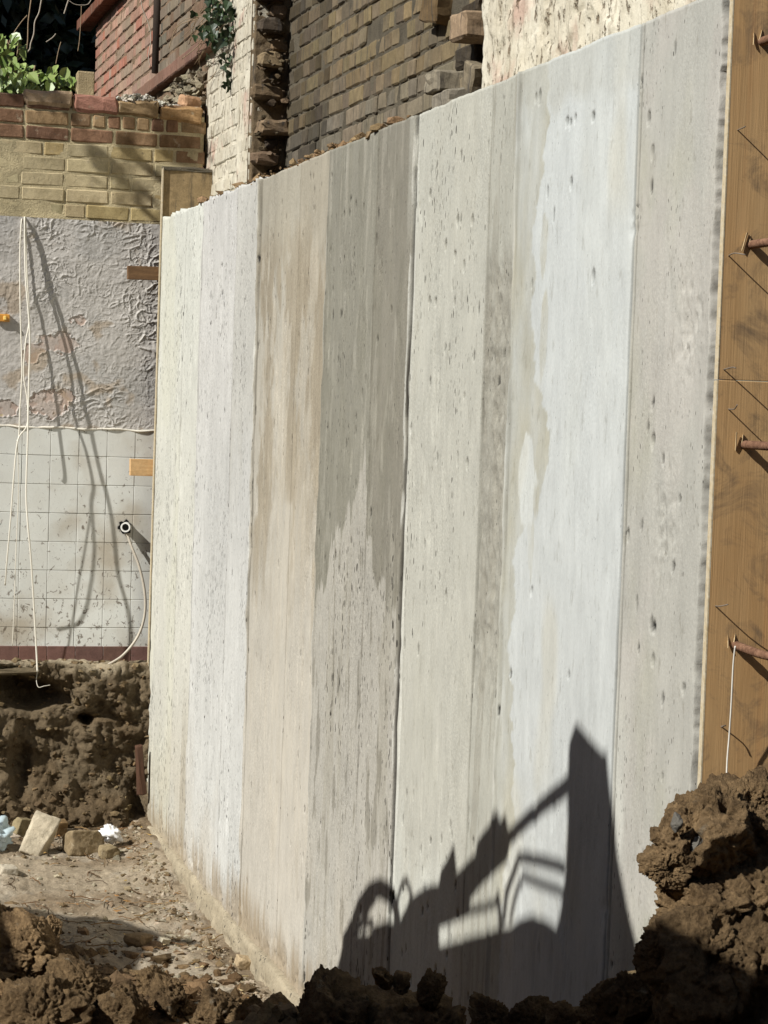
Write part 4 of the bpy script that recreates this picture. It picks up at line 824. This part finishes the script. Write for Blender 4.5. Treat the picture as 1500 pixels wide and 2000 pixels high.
scatter('mortar_debris', 1500, pd, lambda: min(.03, .004+random.expovariate(1/.007)), M_EARTH, 'broken mortar debris along the top of the concrete')
def ps():
    y = U(11.5, 13.2); return (.24+U(-.04, .02), y, 3.62+U(0, .26)*max(0, min(1, (13.3-y)))), shade(alb(150, 138, 116, 1.2), .4)
scatter('wall_rubble', 700, ps, lambda: U(.008, .03), M_EARTH, 'broken masonry rubble under the red wall sill')
# litter: roots, straw, leaves
V, F, Cc = [], [], []
for i in range(260):
    y = U(7.4, 11.2); x = -U(.08, 1.3); a = U(0, 6.3); L = U(.03, .16); bend = U(-.8, .8); wd = U(.0012, .003); z0 = float(floor_h(np.array(x), np.array(y)))+.008; c_ = shade(random.choice([alb(110, 84, 56, 1.1), alb(140, 112, 76, 1.1), alb(80, 62, 44, 1.1)]), .2); b0 = len(V)
    for k in range(5):
        t = k/4; aa = a+bend*t; px_, py_ = x+L*t*math.cos(aa), y+L*t*math.sin(aa); zz = float(floor_h(np.array(px_), np.array(py_)))+.006+.012*math.sin(t*3.1)*random.random()
        for s_ in (-1, 1): V.append((px_-s_*wd*math.sin(aa), py_+s_*wd*math.cos(aa), zz)); Cc.append(c_)
        V.append((px_, py_, zz+wd*1.5)); Cc.append(c_)
    for k in range(4):
        q = b0+k*3; F += [(q, q+2, q+5, q+3), (q+2, q+1, q+4, q+5)]
tag(add_obj('root_litter', mesh_np('root_litter', V, F, np.array(Cc)), None, [M_EARTH]), 'dry roots and twigs strewn on the pit floor', kind='stuff')
V, F, Cc = [], [], []
for i in range(46):
    y = U(7.6, 11.0); x = -.05-abs(random.gauss(0, .35)); z0 = float(floor_h(np.array(x), np.array(y)))+.01; a = U(0, 6.3); s_ = U(.010, .026); c_ = shade(random.choice([alb(180, 150, 90, 1.1), alb(150, 112, 70, 1.1), alb(196, 176, 130, 1.1)]), .15); b0 = len(V)
    for (u, v, hgt) in ((-1, 0, .2), (-.2, .5, .0), (1, 0, .35), (-.2, -.5, .1), (0, 0, .25)):
        V.append((x+s_*(u*math.cos(a)-v*math.sin(a)), y+s_*(u*math.sin(a)+v*math.cos(a)), z0+s_*hgt*U(.5, 1.5))); Cc.append(c_)
    F += [(b0, b0+3, b0+4), (b0+3, b0+2, b0+4), (b0+2, b0+1, b0+4), (b0+1, b0, b0+4)]
tag(add_obj('leaf_litter', mesh_np('leaf_litter', V, F, np.array(Cc), False), None, [M_EARTH]), 'dead leaves lying along the foot of the concrete', kind='stuff')

# ------------------------------------------------------------------ ledge: loose brick, post, plants
o = add_obj('loose_brick', random.choice(blib(M_RED, 'h', 2)), None, (), on(24, 203, 1, 11.44), (0, .02, .1), (1.05, 1, 1.1), col4(alb(140, 92, 68, .7))); tag(o, 'orange half brick lying loose at the left of the wall top', 'loose brick')
o = add_obj('loose_brick', random.choice(blib(M_RED, 'h', 2)), None, (), on(378, 203, 1, 11.43), (.2, .1, .3), (.9, 1, 1.0), col4(alb(140, 110, 84, .7))); tag(o, 'crumbling brown half brick on the wall top by the pier', 'loose brick')
pp_ = on(166, 166, 1, 11.75); po = thing('concrete_post', 'short square concrete post standing by the red brick wall', 'post', (pp_[0], 11.75, 3.55))
add_obj('post_shaft', rough_box('post_shaft', .088, .088, .29, .006, .001, 1, 2, origin=(.5, .5, 0)), po, [m_mortar('post_concrete', alb(140, 126, 98, .62))])
add_obj('wire_tie', tube('wire_tie', [(.046*sx, .046*sy, .10+.004*k) for k, (sx, sy) in enumerate(((-1, -1), (1, -1), (1, 1), (-1, 1), (-1, -1)))], .0018, 6, sub=1), po, [m_plain('green_wire', (.16, .24, .2), .5)])
# ground behind the kitchen wall
xs = np.arange(-12, .3, .12); ys = np.arange(11.66, 26, .12); X, Y = np.meshgrid(xs, ys, indexing='ij')
tag(add_obj('garden_ground', grid_np('garden_ground', np.stack([X, Y, 3.45+.06*f2(X, Y, 3, 1)], -1), np.ones(X.shape+(3,))*np.array([.05, .04, .028])), None, [M_EARTH]), kind='structure')
GX, GZ = np.meshgrid(np.arange(-12, .3, .15), np.linspace(-.1, 3.5, 20), indexing='ij')
tag(add_obj('garden_bank', grid_np('garden_bank', np.stack([GX, GX*0+11.67, GZ], -1), np.ones(GX.shape+(3,))*.06), None, [M_EARTH]), kind='structure')
def leaf_me(name, L, W, mat, lobes=False):
    if lobes: pts = [(0, 0), (-.35, -.05), (-.55, .25), (-.28, .42), (-.22, .7), (0, 1.0), (.22, .7), (.28, .42), (.55, .25), (.35, -.05)]
    else: pts = [(0, 0), (-.32, .2), (-.42, .45), (-.25, .78), (0, 1.05), (.25, .78), (.42, .45), (.32, .2)]
    bm = bmesh.new(); c0 = bm.verts.new((0, L*.45, -.06*L)); vv = [bm.verts.new((x*W*1.2, y*L, .16*L*abs(x)*2-.12*L*y*y)) for x, y in pts]
    for i in range(len(vv)): bm.faces.new((c0, vv[i], vv[(i+1) % len(vv)]))
    me = bm_mesh(name, bm); me.materials.append(mat); return me
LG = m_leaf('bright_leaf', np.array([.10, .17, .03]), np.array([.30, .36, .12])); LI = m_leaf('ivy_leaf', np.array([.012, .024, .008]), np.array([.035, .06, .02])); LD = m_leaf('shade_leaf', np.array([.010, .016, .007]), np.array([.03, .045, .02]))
M_TWIG = m_plain('twig_bark', alb(150, 130, 104, 1.1), .85, .2, .25); M_DTWIG = m_plain('grey_twig', alb(170, 160, 144, 1.1), .85, .2, .25)
def bush(px, py, y, rx, rz, n, label, seed, lf, L=.06, group='leafy bushes above the kitchen wall'):
    r = random.Random(seed); p = on(px, py, 1, y); t = thing('leafy_bush', label, 'bush', (p[0], y, 3.5), group); cz = p[2]-3.5
    for k in range(7):
        a = r.uniform(-1, 1); e = Vector((a*rx*.9, r.uniform(-.1, .12), cz+r.uniform(-.2, .9)*rz)); add_obj('stem', tube('stem', [(a*.05, .05, -.05), (e.x*.6, e.y*.5, e.z*.55), e], .004, 5, sub=4), t, [M_TWIG])
    for k in range(n):
        while True:
            q = Vector((r.uniform(-1, 1), r.uniform(-1, 1), r.uniform(-1, 1)))
            if .25 < q.length < 1: break
        add_obj('leaf', random.choice(lf), t, (), (q.x*rx, q.y*.16-.02, cz+q.z*rz), (r.uniform(-1.6, -.3), r.uniform(-.7, .7), r.uniform(-1.6, .5)+math.pi), [r.uniform(.65, 1.25)]*3)
lfg = [leaf_me('leaf', .062, .042, LG), leaf_me('leaf', .055, .032, LG), leaf_me('leaf', .07, .05, LG)]
bush(40, 160, 11.95, .17, .10, 120, 'bright green bush on the left behind the orange half brick', 1, lfg)
bush(112, 160, 11.9, .11, .085, 90, 'bright green bush spreading towards the concrete post', 2, lfg)
bush(15, 95, 12.2, .10, .10, 60, 'darker leafy bush higher at the left edge', 3, lfg)
# ivy hanging over the far pier
iv = thing('ivy', 'dark ivy with trailing sprig hanging over the cream pier', 'ivy', (.15, 10.9, 3.9)); IVL = Vector(iv.location)
lfi = [leaf_me('leaf', .045, .042, LI, True), leaf_me('leaf', .035, .032, LI, True)]
def ivyleaf(px, py, y, s=1.0): add_obj('leaf', random.choice(lfi), iv, (), Vector(on(px, py, 1, y))-IVL, (U(-2.0, -.9), U(-.6, .6), U(-.9, .9)+math.pi), [s*U(.7, 1.2)]*3)
for k in range(120):
    px = random.gauss(428, 20); py = random.gauss(30, 34)
    if py < 110 and px < 475: ivyleaf(px, py, U(10.75, 11.05))
for (px, py) in ((420, 95), (432, 105), (440, 80), (428, 118), (436, 128), (448, 112), (444, 122), (452, 108), (458, 118), (450, 140), (455, 150), (448, 157), (441, 160), (436, 165), (452, 163), (460, 154), (447, 168), (410, 70), (400, 55), (463, 20), (470, 40)): ivyleaf(px, py, 10.85, .85)
for pts in ([(425, 60), (432, 95), (440, 118), (452, 135), (455, 160)], [(445, 40), (456, 85), (459, 120)]): add_obj('stem', tube('stem', [Vector(on(*q, 1, 10.87))-IVL for q in pts], .0028, 5, sub=4), iv, [M_TWIG])
for k in range(26):
    a = (U(385, 440), U(-10, 60)); b = (a[0]-U(10, 75), a[1]+U(20, 110)); m_ = ((a[0]+b[0])/2+U(-14, 14), (a[1]+b[1])/2+U(-14, 14))
    add_obj('dry_stem', tube('dry_stem', [Vector(on(a[0], a[1], 1, 10.95+U(-.1, .1)))-IVL, Vector(on(*m_, 1, 10.95+U(-.1, .3)))-IVL, Vector(on(b[0], b[1], 1, 11.2+U(-.1, .4)))-IVL], U(.0012, .0024), 5, sub=4), iv, [M_TWIG])
# bare hanging vines in front of the dark trees
VL = ['pale kinked vine hanging over the dark trees', 'curved vine loop at the top of the dark gap', 'short pale vine left of the vine loop', 'thin dark vine left of the pale kinked vine', 'thin vine arching left of the pale kinked vine', 'thin straight vine near the red brick wall', 'short vine below the middle of the dark gap', 'thin vine crossing the face of the red brick wall', 'thin wavy vine dangling above the right green bush']
for i, (pts, r, y, m) in enumerate((([(86, -30), (80, 5), (76, 25), (68, 43), (66, 66), (60, 85), (57, 98), (40, 112), (26, 126), (18, 138)], .0034, 12.3, M_DTWIG), ([(136, 2), (145, 8), (158, 10), (172, 8), (180, -4)], .002, 12.3, M_DTWIG), ([(136, -6), (131, 8), (128, 18), (125, 27)], .0034, 12.3, M_DTWIG), ([(62, -10), (58, 20), (55, 45), (54, 80), (50, 110)], .0032, 12.6, M_TWIG), ([(53, 30), (40, 45), (25, 68), (15, 90), (4, 112)], .0026, 12.3, M_TWIG), ([(159, 12), (158, 40), (155, 80), (152, 100)], .002, 12.6, M_TWIG), ([(109, 66), (102, 74), (90, 82)], .0028, 12.5, M_DTWIG), ([(275, -10), (278, 15), (290, 45), (295, 75), (290, 110), (294, 130)], .0028, 12.9, M_DTWIG), ([(119, 82), (114, 100), (109, 125)], .0022, 12.4, M_TWIG))):
    tag(add_obj('vine', tube('vine', [on(*q, 1, y) for q in pts], r*1.1, 6), None, [m]), VL[i], 'vine', 'bare vines above the wall')
# dark trees beyond
def crown(n, cx, cy, cz, rx, ry, rz, size, mat, parent):
    q = rng.standard_normal((n, 3)); q /= np.linalg.norm(q, axis=1)[:, None]; q *= rng.random((n, 1))**.4; q *= (1+.3*n3(q*2.0+cx, 2))[:, None]
    p = np.array([cx, cy, cz])+q*np.array([rx, ry, rz]); a = rng.standard_normal((n, 3)); a /= np.linalg.norm(a, axis=1)[:, None]; b = np.cross(a, rng.standard_normal((n, 3))); b /= np.linalg.norm(b, axis=1)[:, None]
    s_ = size*(.6+.8*rng.random((n, 1))); V = np.stack([p-a*s_, p+b*s_*.45, p+a*s_, p-b*s_*.45], 1).reshape(-1, 3)-np.array(parent.location); F = np.arange(4*n).reshape(n, 4)
    return add_obj('crown', mesh_np('crown', V, F, None, False), parent, [mat])
TR = ['dark evergreen tree at the far left behind the bushes', 'dark evergreen tree filling the gap behind the vines', 'dark evergreen tree behind the end of the red wall', 'added unseen tree crown shading the dark gap']
for i, (x, y, z, rx, ry, rz) in enumerate(((-3.4, 18.2, 5.2, 1.5, 1.1, 2.4), (-1.6, 18.8, 5.2, 1.5, 1.1, 2.4), (-.1, 19.3, 5.4, 1.3, 1.1, 2.5), (-4.6, 17.0, 8.2, 2.6, 1.9, 1.2))):  # last tree is added out of view to shade the gap
    t = thing('evergreen_tree', TR[i], 'tree', (x, y, 3.4), 'dark trees beyond the wall')
    add_obj('trunk', tube('trunk', [(0, .3, -.1), (.1, .35, 1.2), (0, .4, z-3.4)], .16, 10, rf=lambda u, j: 1-.5*u), t, [m_plain('dark_bark', (.04, .03, .022), .9, .1, .3, 20)]); crown(16000 if i < 3 else 9000, x, y, z, rx, ry, rz, .085, LD, t)
hd = tag(add_obj('dark_backing', rough_box('dark_backing', 9, .06, 5.5, .01, .002, origin=(.5, .5, 0)), None, [m_plain('backing_black', (.018, .014, .01), .9, .1, .2, 8)], loc=(-2.2, 20.6, 3.3)), 'added dark fence behind the evergreen trees', 'backing')  # added dark sheet that keeps the gap behind the trees black

# ------------------------------------------------------------------ the excavator beside the photographer (out of frame; its shadow falls on the wall)
ex = thing('excavator', 'tracked excavator parked beside the pit, its shadow lying on the concrete', 'excavator', (-2.8, 4.6, 1.0)); EXL = np.array(ex.location)
M_EX = m_plain('excavator_paint', (.5, .26, .03), .45, .5, .1, 10); M_EXD = m_plain('dark_steel', (.05, .05, .05), .6, .4, .2, 20)
def zpt(p): return on(560+p[0]*.4933, 1380+p[1]*.4933, 0, 0)
def slab(name, poly, D, th, mat):
    """steel plate: the outline lies on the sun's line to its shadow, thickness along the light"""
    W_ = [zpt(p)-LDIR*D-EXL for p in poly]; bm = bmesh.new(); a = [bm.verts.new(w_) for w_ in W_]; b = [bm.verts.new(w_-LDIR*th) for w_ in W_]; n_ = len(a)
    bm.faces.new(a); bm.faces.new(b[::-1]); [bm.faces.new((a[i], b[i], b[(i+1) % n_], a[(i+1) % n_])) for i in range(n_)]
    bmesh.ops.recalc_face_normals(bm, faces=list(bm.faces)); bmesh.ops.triangulate(bm, faces=[f for f in bm.faces if len(f.verts) > 4]); add_obj(name, bm_mesh(name, bm), ex, [mat])
def bar(name, pts, D, r, mat): add_obj(name, tube(name, [zpt(p)-LDIR*D-EXL for p in pts], r, 10, sub=1), ex, [mat])
D0 = 3.3
slab('dipper_arm', [(1146, 62), (1200, 128), (1255, 186), (1268, 178), (1278, 290), (1290, 400), (1310, 590), (1345, 780), (1400, 1000), (1432, 1140), (1470, 1330), (1490, 1420), (1090, 1420), (1070, 880), (1088, 770), (1106, 640), (1114, 480), (1114, 300), (1119, 150)], D0, .22, M_EX)
slab('boom', [(1125, 262), (1000, 372), (880, 487), (868, 420), (850, 455), (830, 405), (818, 440), (800, 470), (775, 500), (755, 530), (747, 585), (722, 600), (700, 628), (672, 655), (662, 540), (640, 590), (612, 640), (600, 700), (560, 705), (500, 748), (470, 800), (440, 860), (520, 900), (612, 872), (722, 830), (726, 762), (780, 700), (868, 625), (885, 552), (1000, 445), (1125, 352)], D0, .16, M_EX)
slab('engine_cover', [(150, 1260), (190, 1090), (228, 945), (262, 905), (330, 905), (352, 868), (440, 845), (520, 880), (600, 862), (603, 945), (640, 937), (740, 906), (850, 880), (890, 873), (930, 842), (980, 828), (1030, 848), (1080, 885), (1400, 1070), (1434, 1120), (1470, 1190), (1620, 1150), (1900, 1100), (2300, 1060), (2500, 2300), (120, 2300)], D0+.05, .8, M_EX)
bar('hose', [(232, 940), (262, 880), (290, 800), (330, 740), (372, 722), (412, 745), (430, 800), (440, 860)], D0+.1, .028, M_EXD); bar('hose', [(262, 900), (300, 860), (330, 790), (352, 760)], D0+.3, .018, M_EXD)
bar('hose', [(300, 940), (316, 860), (345, 860)], D0+.3, .014, M_EXD)
bar('handrail', [(862, 850), (872, 740), (925, 598), (1000, 612), (1100, 640)], D0+.2, .014, M_EXD); bar('handrail', [(888, 850), (905, 760), (936, 675), (1010, 705), (1092, 735)], D0+.2, .011, M_EXD)
bar('handrail', [(722, 808), (780, 795), (845, 778)], D0+.2, .010, M_EXD); bar('handrail_post', [(836, 745), (845, 800), (850, 880)], D0+.2, .014, M_EXD); bar('handrail_post', [(640, 860), (642, 940)], D0+.2, .006, M_EXD)
bar('hose', [(430, 790), (456, 700), (474, 690), (494, 745), (478, 800)], D0+.2, .012, M_EXD); bar('handrail_post', [(545, 705), (548, 790)], D0+.2, .008, M_EXD)
# bucket whose shadow lies on the pit floor
bp = [on(*q, 2, -.08) for q in ((-90, 1752), (0, 1766), (120, 1776), (240, 1792), (330, 1826), (405, 1840), (335, 1850), (300, 1868), (275, 1892), (230, 1930), (100, 2010), (-150, 2040))]; bm = bmesh.new(); D1 = 3.6
a = [bm.verts.new(p-LDIR*D1-EXL) for p in bp]; b = [bm.verts.new(p-LDIR*(D1+.35)-EXL) for p in bp]; n_ = len(a); bm.faces.new(a); bm.faces.new(b[::-1]); [bm.faces.new((a[i], b[i], b[(i+1) % n_], a[(i+1) % n_])) for i in range(n_)]
bmesh.ops.recalc_face_normals(bm, faces=list(bm.faces)); bmesh.ops.triangulate(bm, faces=[f for f in bm.faces if len(f.verts) > 4]); add_obj('bucket', bm_mesh('bucket', bm), ex, [M_EXD])
for sx in (-.9, .35): add_obj('track', rough_box('track', .42, 2.6, .6, .12, .005, seg=3), ex, [M_EXD], loc=(-1.3+sx, -1.6, .05))
add_obj('cab', rough_box('cab', 1.1, 1.3, 1.5, .08, .003, seg=3), ex, [M_EX], loc=(-1.5, -1.9, 1.2))

# ------------------------------------------------------------------ outside the frame: trees and a bank added to block sky and bounce light; a leafy branch
def wood(name, boxes, n, label, size=.16):
    V = []
    for (cx, cy, cz, rx, ry, rz) in boxes:
        q = rng.standard_normal((n, 3)); q /= np.linalg.norm(q, axis=1)[:, None]; q *= rng.random((n, 1))**.33; p = np.array([cx, cy, cz])+q*np.array([rx, ry, rz])
        a = rng.standard_normal((n, 3)); a /= np.linalg.norm(a, axis=1)[:, None]; b = np.cross(a, rng.standard_normal((n, 3))); b /= np.linalg.norm(b, axis=1)[:, None]; s_ = size*(.7+.8*rng.random((n, 1)))
        V.append(np.stack([p-a*s_, p+b*s_*.6, p+a*s_, p-b*s_*.6], 1).reshape(-1, 3))
    V = np.concatenate(V); o = add_obj(name, mesh_np(name, V, np.arange(len(V)).reshape(-1, 4), None, False), None, [LD]); return tag(o, label, kind='stuff')
wood('sky_blocking_trees', [(-12, y, 4.2+U(-.3, .3), 1.9, 2.2, 3.4) for y in (-7, -4, -1, 2, 5, 8, 11, 14)]+[(x, -8.5, 4.5, 2.2, 1.8, 4.5) for x in (-9, -6, -3, 0, 3, 6)], 3200, 'added unseen dark trees blocking sky light round the site')  # unseen trees, added to keep sky light off the wall
xs = np.arange(-14, -6.5, .15); ys = np.arange(-10, 16, .15); X, Y = np.meshgrid(xs, ys, indexing='ij'); Hb = -.3+1.4*sstep(-6.6, -7.6, X+.3*f2(Y, X, 3, 1))+.1*f2(X*2, Y*2, 4, 3)
tag(add_obj('bounce_blocking_bank', grid_np('bounce_blocking_bank', np.stack([X, Y, Hb], -1), np.ones(X.shape+(3,))*np.array([.09, .07, .045])), None, [M_EARTH]), kind='structure')  # unseen bank, added to cut bounce light from the ground

lb = thing('overhanging_branch', 'leafy branch reaching over the kitchen wall from the left', 'branch', (-2.3, 10.7, 5.38)); lfb = [leaf_me('leaf', .10, .08, LI), leaf_me('leaf', .13, .10, LI)]
add_obj('stem', tube('stem', [(-1.4, -.1, .5), (-.6, 0, .15), (0, 0, 0), (.25, .1, -.2)], .014, 8, rf=lambda u, j: 1-.7*u), lb, [M_TWIG])
for k in range(5):
    a = Vector((U(-.7, .1), U(-.1, .1), U(-.1, .25))); e = a+Vector((U(-.1, .35), U(-.3, .3), U(-.5, .25))); add_obj('twig', tube('twig', [a, (a+e)/2+Vector((0, 0, U(0, .06))), e], .006, 5, sub=3), lb, [M_TWIG])
    for j in range(7):
        q = a.lerp(e, U(.2, 1.05)); add_obj('leaf', random.choice(lfb), lb, (), q+Vector((U(-.06, .06), U(-.06, .06), U(-.06, .06))), (U(-2, 2), U(-1, 1), U(0, 6)), [U(.6, 1.2)]*3)
